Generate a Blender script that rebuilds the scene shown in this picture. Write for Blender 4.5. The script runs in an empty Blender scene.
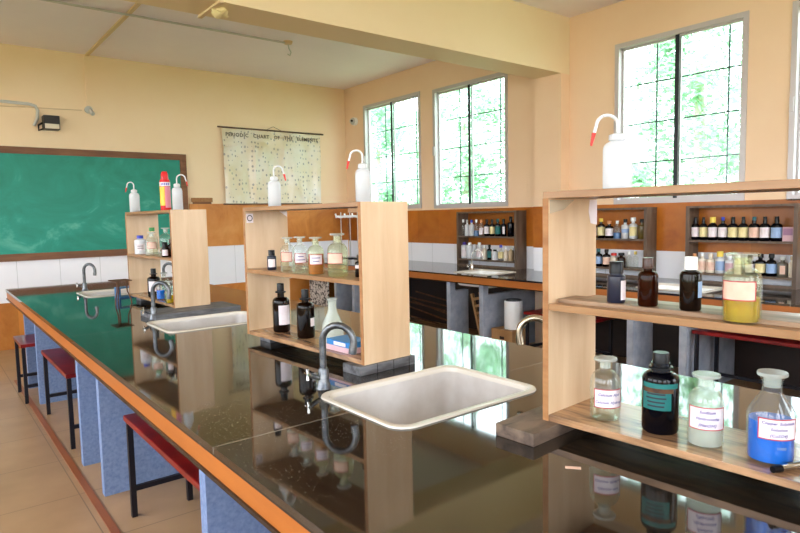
import bpy, bmesh, math, random
from mathutils import Vector, Matrix
random.seed(7)
PI = math.pi
C = bpy.context.scene.collection

# ------------------------------------------------------------------ materials
def lin(c):
    return tuple((v/255/12.92) if v/255 <= 0.04045 else ((v/255+0.055)/1.055)**2.4 for v in c) + (1.0,)

def mat(name, rgb, rough=0.5, metal=0.0, trans=0.0, ior=1.45, spec=0.5, alpha=1.0, coat=0.0):
    m = bpy.data.materials.new(name); m.use_nodes = True
    p = m.node_tree.nodes['Principled BSDF']
    p.inputs['Base Color'].default_value = lin(rgb)
    p.inputs['Roughness'].default_value = rough
    p.inputs['Metallic'].default_value = metal
    p.inputs['Transmission Weight'].default_value = trans
    p.inputs['IOR'].default_value = ior
    p.inputs['Specular IOR Level'].default_value = spec
    p.inputs['Alpha'].default_value = alpha
    p.inputs['Coat Weight'].default_value = coat
    return m

def P(m): return m.node_tree.nodes['Principled BSDF']

def ramp_mix(m, tex_out, stops):
    nt = m.node_tree
    r = nt.nodes.new('ShaderNodeValToRGB')
    els = r.color_ramp.elements
    while len(els) > len(stops): els.remove(els[-1])
    while len(els) < len(stops): els.new(1.0)
    for e, (pos, col) in zip(els, stops):
        e.position = pos; e.color = lin(col)
    nt.links.new(tex_out, r.inputs[0])
    nt.links.new(r.outputs[0], P(m).inputs['Base Color'])
    return r

def noise(m, scale=5.0, stretch=(1, 1, 1), detail=4.0, rough=0.55, dist=0.0, coord='Object'):
    nt = m.node_tree
    tc = nt.nodes.new('ShaderNodeTexCoord'); mp = nt.nodes.new('ShaderNodeMapping')
    mp.inputs['Scale'].default_value = stretch
    n = nt.nodes.new('ShaderNodeTexNoise')
    n.inputs['Scale'].default_value = scale; n.inputs['Detail'].default_value = detail
    n.inputs['Roughness'].default_value = rough; n.inputs['Distortion'].default_value = dist
    nt.links.new(tc.outputs[coord], mp.inputs[0]); nt.links.new(mp.outputs[0], n.inputs['Vector'])
    return n

def bump(m, out, strength=0.2, dist=0.01):
    nt = m.node_tree; b = nt.nodes.new('ShaderNodeBump')
    b.inputs['Strength'].default_value = strength; b.inputs['Distance'].default_value = dist
    nt.links.new(out, b.inputs['Height']); nt.links.new(b.outputs[0], P(m).inputs['Normal'])

def noisy(name, c1, c2, scale, stretch=(1, 1, 1), rough=0.6, lo=0.35, hi=0.65, detail=4.0, dist=0.0, bmp=0.0, **k):
    m = mat(name, c1, rough, **k)
    n = noise(m, scale, stretch, detail, dist=dist)
    ramp_mix(m, n.outputs['Fac'], [(lo, c1), (hi, c2)])
    if bmp: bump(m, n.outputs['Fac'], bmp)
    return m

def tiled(name, c1, c2, grout, size, gap=0.006, rough=0.35, noise_scale=3.0):
    m = mat(name, c1, rough); nt = m.node_tree
    n = noise(m, noise_scale)
    r = ramp_mix(m, n.outputs['Fac'], [(0.3, c1), (0.7, c2)])
    tc = nt.nodes.new('ShaderNodeTexCoord'); sp = nt.nodes.new('ShaderNodeSeparateXYZ')
    nt.links.new(tc.outputs['Object'], sp.inputs[0])
    last = None
    for ax, s in zip('XYZ', size):
        if not s: continue
        a = nt.nodes.new('ShaderNodeMath'); a.operation = 'PINGPONG'
        a.inputs[1].default_value = s/2; nt.links.new(sp.outputs[ax], a.inputs[0])
        b = nt.nodes.new('ShaderNodeMath'); b.operation = 'LESS_THAN'; b.inputs[1].default_value = gap/2
        nt.links.new(a.outputs[0], b.inputs[0])
        if last is None: last = b
        else:
            c = nt.nodes.new('ShaderNodeMath'); c.operation = 'MAXIMUM'
            nt.links.new(last.outputs[0], c.inputs[0]); nt.links.new(b.outputs[0], c.inputs[1]); last = c
    mx = nt.nodes.new('ShaderNodeMix'); mx.data_type = 'RGBA'
    mx.inputs['B'].default_value = lin(grout)
    nt.links.new(last.outputs[0], mx.inputs['Factor']); nt.links.new(r.outputs[0], mx.inputs['A'])
    nt.links.new(mx.outputs['Result'], P(m).inputs['Base Color'])
    return m

def thin_glass(name, tint, refl=1.0, rough=0.02, body=0.0, body_rgb=(230, 240, 235)):
    m = bpy.data.materials.new(name); m.use_nodes = True; nt = m.node_tree; nt.nodes.clear()
    o = nt.nodes.new('ShaderNodeOutputMaterial'); t = nt.nodes.new('ShaderNodeBsdfTransparent')
    t.inputs[0].default_value = lin(tint)
    g = nt.nodes.new('ShaderNodeBsdfGlossy'); g.inputs['Roughness'].default_value = rough
    f = nt.nodes.new('ShaderNodeLayerWeight'); f.inputs['Blend'].default_value = 0.5
    pw = nt.nodes.new('ShaderNodeMath'); pw.operation = 'POWER'; pw.inputs[1].default_value = 4.0
    nt.links.new(f.outputs['Facing'], pw.inputs[0])
    mu = nt.nodes.new('ShaderNodeMath'); mu.operation = 'MULTIPLY_ADD'; mu.inputs[1].default_value = 0.6*refl; mu.inputs[2].default_value = 0.04*refl
    nt.links.new(pw.outputs[0], mu.inputs[0])
    base = t
    if body:
        d = nt.nodes.new('ShaderNodeBsdfDiffuse'); d.inputs[0].default_value = lin(body_rgb)
        tr = nt.nodes.new('ShaderNodeBsdfTranslucent'); tr.inputs[0].default_value = lin(body_rgb)
        ad = nt.nodes.new('ShaderNodeMixShader'); ad.inputs[0].default_value = 0.5
        nt.links.new(d.outputs[0], ad.inputs[1]); nt.links.new(tr.outputs[0], ad.inputs[2])
        mb = nt.nodes.new('ShaderNodeMixShader'); mb.inputs[0].default_value = body
        nt.links.new(t.outputs[0], mb.inputs[1]); nt.links.new(ad.outputs[0], mb.inputs[2]); base = mb
    mix = nt.nodes.new('ShaderNodeMixShader')
    nt.links.new(mu.outputs[0], mix.inputs[0]); nt.links.new(base.outputs[0], mix.inputs[1]); nt.links.new(g.outputs[0], mix.inputs[2])
    nt.links.new(mix.outputs[0], o.inputs[0])
    return m

def milky(name, rgb, transl=0.4):
    m = mat(name, rgb, 0.35); nt = m.node_tree
    tr = nt.nodes.new('ShaderNodeBsdfTranslucent'); tr.inputs[0].default_value = lin(rgb)
    mix = nt.nodes.new('ShaderNodeMixShader'); mix.inputs[0].default_value = transl
    o = nt.nodes['Material Output']
    nt.links.new(P(m).outputs[0], mix.inputs[1]); nt.links.new(tr.outputs[0], mix.inputs[2]); nt.links.new(mix.outputs[0], o.inputs[0])
    return m

M = {}
M['wall_far'] = noisy('yellow_wall_paint', (249, 225, 191), (246, 219, 182), 1.2, rough=0.55)
M['wall_right'] = noisy('peach_wall_paint', (244, 214, 181), (240, 207, 172), 1.2, rough=0.6)
M['beam'] = noisy('cream_beam_paint', (240, 220, 184), (236, 214, 175), 1.0, rough=0.6)
M['ceiling'] = noisy('ceiling_paint', (247, 240, 248), (242, 234, 244), 0.8, rough=0.8)
M['floor'] = tiled('floor_tiles', (176, 140, 104), (152, 118, 86), (126, 98, 72), (0.6, 0.6, 0), 0.006, 0.32, 2.0)
M['white_tile'] = tiled('white_glazed_tile', (244, 244, 250), (239, 240, 248), (196, 198, 202), (0.45, 0.45, 0), 0.005, 0.2, 2.0)
def wainscot(name, c1, c2, c3, axis):
    m = mat(name, c1, 0.35); nt = m.node_tree
    n = noise(m, 2.2, (1, 1, 1), 5, 0.6, 0.6)
    r = ramp_mix(m, n.outputs['Fac'], [(0.3, c1), (0.5, c2), (0.72, c3)])
    tc = nt.nodes.new('ShaderNodeTexCoord'); sp = nt.nodes.new('ShaderNodeSeparateXYZ'); nt.links.new(tc.outputs['Object'], sp.inputs[0])
    d = nt.nodes.new('ShaderNodeMath'); d.operation = 'DIVIDE'; d.inputs[1].default_value = 0.44; nt.links.new(sp.outputs[axis], d.inputs[0])
    f = nt.nodes.new('ShaderNodeMath'); f.operation = 'FLOOR'; nt.links.new(d.outputs[0], f.inputs[0])
    w = nt.nodes.new('ShaderNodeTexWhiteNoise'); w.noise_dimensions = '1D'; nt.links.new(f.outputs[0], w.inputs['W'])
    mr = nt.nodes.new('ShaderNodeMapRange'); mr.inputs['To Min'].default_value = 0.78; mr.inputs['To Max'].default_value = 1.08
    nt.links.new(w.outputs['Value'], mr.inputs['Value'])
    mx = nt.nodes.new('ShaderNodeMix'); mx.data_type = 'RGBA'; mx.blend_type = 'MULTIPLY'; mx.inputs['Factor'].default_value = 1
    nt.links.new(r.outputs[0], mx.inputs['A']); nt.links.new(mr.outputs[0], mx.inputs['B'])
    nt.links.new(mx.outputs['Result'], P(m).inputs['Base Color'])
    return m
M['wains_far'] = wainscot('orange_laminate_panel', (178, 102, 38), (206, 132, 60), (218, 152, 82), 'X')
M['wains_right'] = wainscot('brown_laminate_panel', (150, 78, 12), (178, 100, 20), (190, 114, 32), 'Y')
M['orange_band'] = noisy('orange_edge_band', (158, 88, 30), (172, 100, 38), 3, (1, 1, 4), rough=0.4)
M['floor_strip'] = noisy('brown_floor_strip', (158, 92, 52), (136, 74, 40), 4, (1, 0.4, 1), rough=0.4)
M['dark_edge'] = mat('dark_stone_edge', (28, 20, 18), 0.25)
def granite(name, spec):
    m = mat(name, (20, 16, 13), 0.045, spec=0.5); nt = m.node_tree
    P(m).inputs['IOR'].default_value = 1.85
    tc = nt.nodes.new('ShaderNodeTexCoord')
    v = nt.nodes.new('ShaderNodeTexVoronoi'); v.inputs['Scale'].default_value = 95
    nt.links.new(tc.outputs['Object'], v.inputs['Vector'])
    n = noise(m, 0.9, (1, 1, 1), 5)
    th = nt.nodes.new('ShaderNodeMapRange'); th.inputs['From Min'].default_value = 0.42; th.inputs['From Max'].default_value = 0.62
    th.inputs['To Min'].default_value = 0.0; th.inputs['To Max'].default_value = 0.17
    nt.links.new(n.outputs['Fac'], th.inputs['Value'])
    lt = nt.nodes.new('ShaderNodeMath'); lt.operation = 'LESS_THAN'
    nt.links.new(v.outputs['Distance'], lt.inputs[0]); nt.links.new(th.outputs[0], lt.inputs[1])
    # pale joint lines of the stone slabs, every 2.04 m
    sp = nt.nodes.new('ShaderNodeSeparateXYZ'); nt.links.new(tc.outputs['Object'], sp.inputs[0])
    ad = nt.nodes.new('ShaderNodeMath'); ad.inputs[1].default_value = -1.541; nt.links.new(sp.outputs['Y'], ad.inputs[0])
    pp = nt.nodes.new('ShaderNodeMath'); pp.operation = 'PINGPONG'; pp.inputs[1].default_value = 1.02; nt.links.new(ad.outputs[0], pp.inputs[0])
    l2 = nt.nodes.new('ShaderNodeMath'); l2.operation = 'LESS_THAN'; l2.inputs[1].default_value = 0.0035; nt.links.new(pp.outputs[0], l2.inputs[0])
    mxm = nt.nodes.new('ShaderNodeMath'); mxm.operation = 'MAXIMUM'
    nt.links.new(lt.outputs[0], mxm.inputs[0]); nt.links.new(l2.outputs[0], mxm.inputs[1])
    n2 = noise(m, 2.5, (1, 1, 1), 6, 0.7)
    rr = nt.nodes.new('ShaderNodeValToRGB'); rr.color_ramp.elements[0].position = 0.4; rr.color_ramp.elements[0].color = lin((24, 19, 15))
    rr.color_ramp.elements[1].position = 0.75; rr.color_ramp.elements[1].color = lin((52, 43, 34)); nt.links.new(n2.outputs['Fac'], rr.inputs[0])
    mx = nt.nodes.new('ShaderNodeMix'); mx.data_type = 'RGBA'; mx.inputs['B'].default_value = lin((112, 106, 98))
    nt.links.new(mxm.outputs[0], mx.inputs['Factor']); nt.links.new(rr.outputs[0], mx.inputs['A'])
    nt.links.new(mx.outputs['Result'], P(m).inputs['Base Color'])
    r3 = nt.nodes.new('ShaderNodeMapRange'); r3.inputs['To Min'].default_value = 0.02; r3.inputs['To Max'].default_value = 0.075
    nt.links.new(n2.outputs['Fac'], r3.inputs['Value']); nt.links.new(r3.outputs[0], P(m).inputs['Roughness'])
    return m
M['granite'] = granite('black_granite', 0.75)
M['slab'] = noisy('grey_stone_slab', (104, 126, 168), (126, 146, 184), 60, rough=0.6, detail=8)
M['counter_slab'] = noisy('pale_grey_slab', (146, 154, 170), (172, 178, 190), 9, rough=0.6, detail=8)
M['ply'] = noisy('pale_plywood', (220, 192, 158), (206, 174, 138), 6, (2.5, 2.5, 0.35), rough=0.3, detail=6, dist=0.3)
M['ply_flat'] = noisy('plywood_board', (166, 126, 86), (140, 100, 62), 6, (3, 0.4, 3), rough=0.35, detail=6, dist=0.4)
M['ply_edge'] = noisy('plywood_edge', (168, 120, 74), (146, 98, 56), 10, (3, 0.6, 3), rough=0.55)
M['worn'] = noisy('worn_plywood', (178, 136, 98), (92, 66, 50), 7, (4, 0.7, 4), rough=0.22, detail=7, dist=0.5, lo=0.42, hi=0.66)
M['old_wood'] = noisy('weathered_grey_wood', (120, 100, 84), (74, 60, 52), 9, (1, 3, 3), rough=0.6, detail=7, dist=0.5)
M['grey_wood'] = noisy('dark_weathered_batten', (112, 112, 116), (66, 64, 66), 8, (1, 5, 5), rough=0.6, detail=7)
M['cab_wood'] = noisy('brown_grey_cabinet_wood', (112, 92, 76), (88, 70, 58), 6, (3, 3, 0.5), rough=0.5)
M['frame_wood'] = noisy('brown_frame_wood', (134, 88, 54), (108, 68, 40), 5, (0.5, 3, 3), rough=0.45)
M['slat'] = noisy('slat_wood', (160, 130, 102), (116, 90, 68), 8, (4, 0.5, 4), rough=0.5)
def chalkboard():
    m = mat('green_chalkboard', (22, 120, 96), 0.45)
    n = noise(m, 1.5, (1, 1, 1.4), 7, 0.62, 1.4)
    ramp_mix(m, n.outputs['Fac'], [(0.36, (4, 132, 112)), (0.56, (20, 147, 127)), (0.78, (112, 194, 174))])
    return m
M['board'] = chalkboard()
M['alu'] = mat('aluminium_frame', (196, 190, 192), 0.4, metal=0.2)
M['alu_dark'] = mat('dark_window_rail', (40, 44, 52), 0.4, metal=0.3)
M['grille'] = mat('window_grille_iron', (60, 74, 84), 0.5)
M['pane'] = thin_glass('window_glass', (246, 252, 250), 0.5)
M['ceramic'] = noisy('sink_ceramic', (204, 200, 198), (176, 168, 162), 4, rough=0.28)
M['sink_rim'] = mat('sink_rim_ceramic', (204, 196, 184), 0.25)
M['ceramic_white'] = mat('white_sink', (238, 238, 236), 0.2)
M['chrome'] = noisy('worn_chrome', (122, 124, 126), (72, 76, 82), 30, rough=0.34, metal=0.85)
M['chrome_dull'] = mat('dull_chrome', (168, 156, 136), 0.22, metal=1.0)
M['chrome_bright'] = mat('bright_chrome', (206, 204, 198), 0.12, metal=1.0)
M['black_iron'] = mat('black_iron', (22, 22, 32), 0.4, metal=0.2)
M['red_seat'] = noisy('red_painted_seat', (134, 20, 20), (96, 12, 16), 7, rough=0.28, detail=6)
M['clear'] = thin_glass('clear_glass', (253, 255, 254), 0.9, body=0.015, body_rgb=(250, 250, 246))
M['frost'] = thin_glass('frosted_glass', (252, 255, 252), 0.7, 0.2, body=0.36, body_rgb=(246, 250, 246))
M['cloudy'] = thin_glass('cloudy_glass', (253, 255, 253), 0.7, 0.1, body=0.10, body_rgb=(250, 252, 248))
M['green_glass'] = thin_glass('greenish_glass', (252, 254, 244), 0.9, body=0.04, body_rgb=(250, 250, 226))
M['amber'] = mat('amber_glass', (44, 13, 3), 0.06, trans=0.4, ior=1.3, spec=0.4)
M['dark_amber'] = mat('dark_brown_glass', (14, 5, 3), 0.08, spec=0.32)
M['black_glass'] = mat('black_bottle', (5, 5, 11), 0.12, spec=0.3)
M['navy_plastic'] = mat('navy_plastic', (26, 30, 48), 0.3)
M['white_plastic'] = milky('white_plastic', (232, 234, 238), 0.3)
M['wash_plastic'] = thin_glass('milky_plastic', (244, 248, 252), 0.5, 0.15, body=0.84, body_rgb=(240, 243, 248))
M['cream_plastic'] = mat('cream_plastic', (226, 214, 196), 0.4)
M['beige_plastic'] = mat('beige_plastic', (196, 172, 138), 0.4)
M['grey_glass'] = mat('grey_filled_glass', (104, 98, 88), 0.2)
M['olive_glass'] = mat('olive_filled_glass', (88, 72, 30), 0.2)
M['paper'] = noisy('label_paper', (236, 226, 230), (226, 212, 218), 18, rough=0.6)
M['paper_cream'] = noisy('cream_label_paper', (236, 222, 168), (226, 208, 150), 18, rough=0.6)
M['paper_blue'] = mat('blue_label_paper', (150, 176, 214), 0.6)
M['paper_teal'] = noisy('teal_label', (22, 112, 108), (18, 98, 98), 20, rough=0.5)
M['paper_pink'] = mat('pink_label_paper', (206, 170, 178), 0.6)
M['paper_peach'] = noisy('stained_label_paper', (232, 200, 184), (216, 172, 146), 12, rough=0.6)
M['red_line'] = mat('red_label_border', (176, 34, 48), 0.6)
M['ink'] = mat('blue_ink', (92, 84, 150), 0.7)
M['chart_ink'] = mat('brown_chart_ink', (96, 88, 74), 0.6)
M['ink_dark'] = mat('dark_ink', (40, 40, 52), 0.7)
M['black_cap'] = mat('black_cap', (7, 8, 13), 0.3, spec=0.3)
M['white_cap'] = mat('white_cap', (240, 240, 240), 0.35)
M['yellow_cap'] = mat('yellow_cap', (236, 206, 84), 0.4)
M['purple_cap'] = mat('purple_cap', (70, 50, 150), 0.4)
M['blue_cap'] = mat('blue_cap', (40, 58, 176), 0.35)
M['teal_cap'] = mat('teal_cap', (24, 92, 98), 0.4)
M['green_cap'] = mat('green_cap', (60, 140, 70), 0.4)
M['brown_cap'] = mat('brown_cap', (60, 28, 12), 0.3)
M['orange_cap'] = mat('orange_cap', (206, 140, 90), 0.4)
M['red_tip'] = mat('red_plastic', (204, 40, 30), 0.35)
def liquid(name, rgb, trans=0.6):
    return mat(name, rgb, 0.05, trans=trans, ior=1.33)
M['liq_blue'] = liquid('blue_solution', (0, 124, 255), 0.4)
M['liq_yellow'] = liquid('yellow_solution', (250, 204, 0), 0.7)
M['liq_amber'] = liquid('amber_solution', (206, 116, 12), 0.5)
M['liq_water'] = thin_glass('clear_solution', (252, 254, 248), 0.4, body=0.02)
M['liq_cloud'] = thin_glass('cloudy_solution', (236, 240, 232), 0.5, body=0.5, body_rgb=(244, 246, 244))
M['liq_green'] = liquid('green_solution', (60, 170, 110), 0.6)
M['liq_steel'] = mat('blue_grey_solution', (84, 118, 160), 0.2)
M['cardboard'] = noisy('cardboard', (172, 130, 86), (156, 114, 72), 6, rough=0.7)
M['tape'] = mat('brown_tape', (196, 160, 112), 0.3)
M['grey_plastic'] = mat('grey_plastic', (196, 198, 196), 0.4)
M['dark_plastic'] = mat('dark_plastic', (26, 26, 26), 0.4)
M['conduit'] = mat('cream_conduit', (222, 196, 158), 0.5)
M['cream_paper'] = mat('cream_tape', (240, 224, 172), 0.6)
M['pipe_white'] = mat('grey_pvc_pipe', (206, 206, 204), 0.35)
M['blue_box'] = mat('blue_card', (40, 120, 186), 0.4)
M['rust'] = noisy('rusty_iron', (110, 72, 44), (74, 48, 36), 30, rough=0.6, metal=0.4)
M['blue_plastic'] = mat('blue_plastic', (44, 98, 146), 0.35)
M['can_red'] = mat('red_can', (206, 34, 40), 0.25)
M['can_yellow'] = mat('yellow_print', (244, 190, 40), 0.3)
M['can_pink'] = mat('pink_print', (226, 140, 160), 0.3)
M['dark_wood'] = noisy('shade_dark_panel_wood', (40, 24, 18), (26, 15, 12), 5, rough=0.5)  # very dark so the back board's colour carries the shade under the counter
M['terrazzo'] = noisy('speckled_stone', (218, 214, 206), (60, 56, 54), 34, rough=0.4, lo=0.48, hi=0.56)
def chart_mat():
    m = mat('laminated_chart', (214, 208, 176), 0.16, spec=0.6); nt = m.node_tree
    tc = nt.nodes.new('ShaderNodeTexCoord'); mp = nt.nodes.new('ShaderNodeMapping'); mp.inputs['Scale'].default_value = (19, 1, 15)
    v = nt.nodes.new('ShaderNodeTexVoronoi'); v.inputs['Scale'].default_value = 1.0; v.inputs['Randomness'].default_value = 0.45
    nt.links.new(tc.outputs['Object'], mp.inputs[0]); nt.links.new(mp.outputs[0], v.inputs['Vector'])
    lt = nt.nodes.new('ShaderNodeMath'); lt.operation = 'LESS_THAN'; lt.inputs[1].default_value = 0.27; nt.links.new(v.outputs['Distance'], lt.inputs[0])
    n = noise(m, 1.6, (1, 1, 1), 4)
    r = nt.nodes.new('ShaderNodeValToRGB'); r.color_ramp.elements[0].position = 0.35; r.color_ramp.elements[0].color = lin((222, 206, 168))
    r.color_ramp.elements[1].position = 0.65; r.color_ramp.elements[1].color = lin((236, 232, 224)); nt.links.new(n.outputs['Fac'], r.inputs[0])
    n2 = noise(m, 9, (1, 1, 1), 2)
    fac = nt.nodes.new('ShaderNodeMath'); fac.operation = 'MULTIPLY'; nt.links.new(lt.outputs[0], fac.inputs[0]); nt.links.new(n2.outputs['Fac'], fac.inputs[1])
    mx = nt.nodes.new('ShaderNodeMix'); mx.data_type = 'RGBA'; mx.inputs['B'].default_value = lin((70, 84, 104))
    nt.links.new(fac.outputs[0], mx.inputs['Factor']); nt.links.new(r.outputs[0], mx.inputs['A']); nt.links.new(mx.outputs['Result'], P(m).inputs['Base Color'])
    return m
M['chart'] = chart_mat()
M['leaf'] = noisy('tree_leaves', (186, 220, 186), (144, 194, 152), 2, rough=0.5)
M['leaf_pale'] = noisy('pale_tree_leaves', (196, 226, 200), (158, 204, 170), 2, rough=0.5)
M['bark'] = noisy('tree_bark', (196, 196, 176), (176, 176, 156), 8, (1, 1, 0.3), rough=0.8)
M['earth'] = noisy('garden_ground', (150, 150, 112), (120, 132, 90), 1.5, rough=0.9)
M['tube'] = None

# ------------------------------------------------------------------ mesh helpers
def B(): return bmesh.new()
def box(bm, x0, x1, y0, y1, z0, z1):
    v = [bm.verts.new((x, y, z)) for x in (x0, x1) for y in (y0, y1) for z in (z0, z1)]
    for f in ((0, 1, 3, 2), (4, 6, 7, 5), (0, 4, 5, 1), (2, 3, 7, 6), (0, 2, 6, 4), (1, 5, 7, 3)):
        bm.faces.new([v[i] for i in f])
    return bm
def bx(x0, x1, y0, y1, z0, z1): return box(B(), x0, x1, y0, y1, z0, z1)
def lathe(bm, prof, seg=28, c=(0, 0, 0)):
    rings = []
    for r, z in prof:
        if r < 1e-6: rings.append([bm.verts.new((c[0], c[1], c[2]+z))])
        else: rings.append([bm.verts.new((c[0]+r*math.cos(2*PI*i/seg), c[1]+r*math.sin(2*PI*i/seg), c[2]+z)) for i in range(seg)])
    for a, b in zip(rings, rings[1:]):
        for i in range(seg):
            j = (i+1) % seg
            if len(a) == 1 and len(b) == 1: continue
            if len(a) == 1: f = [a[0], b[j], b[i]]
            elif len(b) == 1: f = [a[i], a[j], b[0]]
            else: f = [a[i], a[j], b[j], b[i]]
            try: bm.faces.new(f)
            except ValueError: pass
    return bm
def tube(bm, pts, r, seg=10, caps=True):
    pts = [Vector(p) for p in pts]; rr = r if isinstance(r, (list, tuple)) else [r]*len(pts)
    n = None; rings = []
    for i, p in enumerate(pts):
        t = ((pts[min(i+1, len(pts)-1)]-p).normalized() + (p-pts[max(i-1, 0)]).normalized()).normalized()
        if n is None:
            n = t.orthogonal().normalized()
        else:
            n = (n - t*n.dot(t)); n = n.normalized() if n.length > 1e-6 else t.orthogonal().normalized()
        b = t.cross(n)
        rings.append([bm.verts.new(p+(n*math.cos(2*PI*k/seg)+b*math.sin(2*PI*k/seg))*rr[i]) for k in range(seg)])
    for a, b in zip(rings, rings[1:]):
        for k in range(seg): bm.faces.new([a[k], a[(k+1) % seg], b[(k+1) % seg], b[k]])
    if caps:
        bm.faces.new(rings[0][::-1]); bm.faces.new(rings[-1])
    return bm
def prism_xz(bm, poly, y0, y1):
    a = [bm.verts.new((x, y0, z)) for x, z in poly]; b = [bm.verts.new((x, y1, z)) for x, z in poly]
    bm.faces.new(a); bm.faces.new(b[::-1]); n = len(poly)
    for i in range(n): bm.faces.new([a[i], b[i], b[(i+1) % n], a[(i+1) % n]])
    return bm
def obj(name, bm, m, parent=None, smooth=False, bevel=0.0, loc=None):
    bmesh.ops.recalc_face_normals(bm, faces=bm.faces)
    me = bpy.data.meshes.new(name); bm.to_mesh(me); bm.free()
    me.materials.append(m)
    o = bpy.data.objects.new(name, me); C.objects.link(o)
    if parent: o.parent = parent
    if loc: o.location = loc
    if smooth:
        for p in me.polygons: p.use_smooth = True
        try: me.set_sharp_from_angle(angle=math.radians(40))
        except Exception: pass
    if bevel:
        md = o.modifiers.new('bevel', 'BEVEL'); md.width = bevel; md.segments = 2; md.limit_method = 'ANGLE'
    return o
def tag(o, label, cat, group=None):
    o['label'] = label; o['category'] = cat
    if group: o['group'] = group
    return o
def thing(name, label, cat, loc=(0, 0, 0), rz=0.0, group=None):
    o = bpy.data.objects.new(name, None); C.objects.link(o)
    o.location = loc; o.rotation_euler = (0, 0, rz); o.empty_display_size = 0.1
    return tag(o, label, cat, group)
def struct(name, bm, m, **k):
    o = obj(name, bm, m, **k)
    if not o.parent: o['kind'] = 'structure'
    return o
def holed(bm, axis, a, u, v, holes):
    """a slab across AXIS ('x','y','z') between a[0] and a[1], spanning u and v, with rectangular HOLES (u0,u1,v0,v1)"""
    us = sorted({u[0], u[1], *[q for h in holes for q in h[:2]]}); vs = sorted({v[0], v[1], *[q for h in holes for q in h[2:]]})
    for i in range(len(us)-1):
        for j in range(len(vs)-1):
            cu, cv = (us[i]+us[i+1])/2, (vs[j]+vs[j+1])/2
            if any(h[0] < cu < h[1] and h[2] < cv < h[3] for h in holes): continue
            if axis == 'x': box(bm, a[0], a[1], us[i], us[i+1], vs[j], vs[j+1])
            elif axis == 'y': box(bm, us[i], us[i+1], a[0], a[1], vs[j], vs[j+1])
            else: box(bm, us[i], us[i+1], vs[j], vs[j+1], a[0], a[1])
    bmesh.ops.remove_doubles(bm, verts=bm.verts, dist=1e-5)
    seen = {}
    for f in list(bm.faces):
        k = tuple(sorted(x.index for x in f.verts)) if False else frozenset(x for x in f.verts)
        if k in seen:
            seen[k].append(f)
        else: seen[k] = [f]
    kill = [f for fs in seen.values() if len(fs) > 1 for f in fs]
    if kill: bmesh.ops.delete(bm, geom=kill, context='FACES_ONLY')
    return bm
def text_mesh(s, size, shear=0.0, align='CENTER'):
    cu = bpy.data.curves.new('lettering', 'FONT'); cu.body = s; cu.size = size; cu.shear = shear; cu.offset = size*0.03; cu.space_character = 1.12
    cu.align_x = align; cu.align_y = 'CENTER'; cu.resolution_u = 2
    o = bpy.data.objects.new('lettering', cu); C.objects.link(o)
    bpy.context.view_layer.update()
    me = bpy.data.meshes.new_from_object(o.evaluated_get(bpy.context.evaluated_depsgraph_get()))
    C.objects.unlink(o); bpy.data.objects.remove(o); bpy.data.curves.remove(cu)
    bm = B(); bm.from_mesh(me); bpy.data.meshes.remove(me)
    return bm
def wrap(bm, r, a0, z0, slope=0.0):
    """bend flat lettering round a bottle: x runs along the circumference, y upwards"""
    bmesh.ops.subdivide_edges(bm, edges=[e for e in bm.edges if e.calc_length() > 0.01], cuts=2)
    for v in bm.verts:
        a = a0 + v.co.x/r
        v.co = Vector((r*math.cos(a), r*math.sin(a), z0+v.co.y))
    return bm
def arc_patch(bm, r, a0, a1, z0, z1, n=14):
    lo = [bm.verts.new((r*math.cos(a0+(a1-a0)*i/n), r*math.sin(a0+(a1-a0)*i/n), z0)) for i in range(n+1)]
    hi = [bm.verts.new((v.co.x, v.co.y, z1)) for v in lo]
    for i in range(n): bm.faces.new([lo[i], lo[i+1], hi[i+1], hi[i]])
    return bm

# ------------------------------------------------------------------ room shell
XR, YF, ZC, XL, YB = 5.58, 8.40, 3.53, -2.6, -2.6
struct('floor', bx(XL, XR, YB, YF, -0.1, 0), M['floor'])
struct('ceiling', bx(XL, XR, YB, YF, ZC, ZC+0.12), M['ceiling'])
struct('wall_far', bx(XL-0.25, XR+0.25, YF, YF+0.25, -0.1, ZC+0.12), M['wall_far'])
WIN = [(6.54, 7.85, 1.60, 3.16), (4.95, 6.225, 1.59, 3.13), (2.29, 3.485, 1.57, 3.10), (0.62, 1.915, 1.56, 3.08)]
struct('wall_right', holed(B(), 'x', (XR, XR+0.11), (YB, YF), (-0.1, ZC+0.12), WIN), M['wall_right'])
LWIN = [(-2.0, -0.1, 0.9, 3.1), (0.4, 2.3, 0.9, 3.1), (2.8, 4.7, 0.9, 3.1), (5.2, 7.1, 0.9, 3.1)]
struct('wall_left', holed(B(), 'x', (XL-0.24, XL), (YB, YF), (-0.1, ZC+0.12), LWIN), M['wall_far'])
BWIN = [(-2.2, -0.3, 0.9, 3.1), (0.2, 2.3, 0.9, 3.1), (2.8, 4.9, 0.9, 3.1)]  # unseen back windows, put in wide to let more daylight into the room
struct('wall_back', holed(B(), 'y', (YB-0.24, YB), (XL, XR), (-0.1, ZC+0.12), BWIN), M['wall_far'])
struct('beam', bx(XL, XR, 4.056, 4.405, 2.94, ZC), M['beam'])
struct('pillar', bx(5.43, XR, 4.056, 4.405, 0, 2.94), M['wall_right'])

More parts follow.
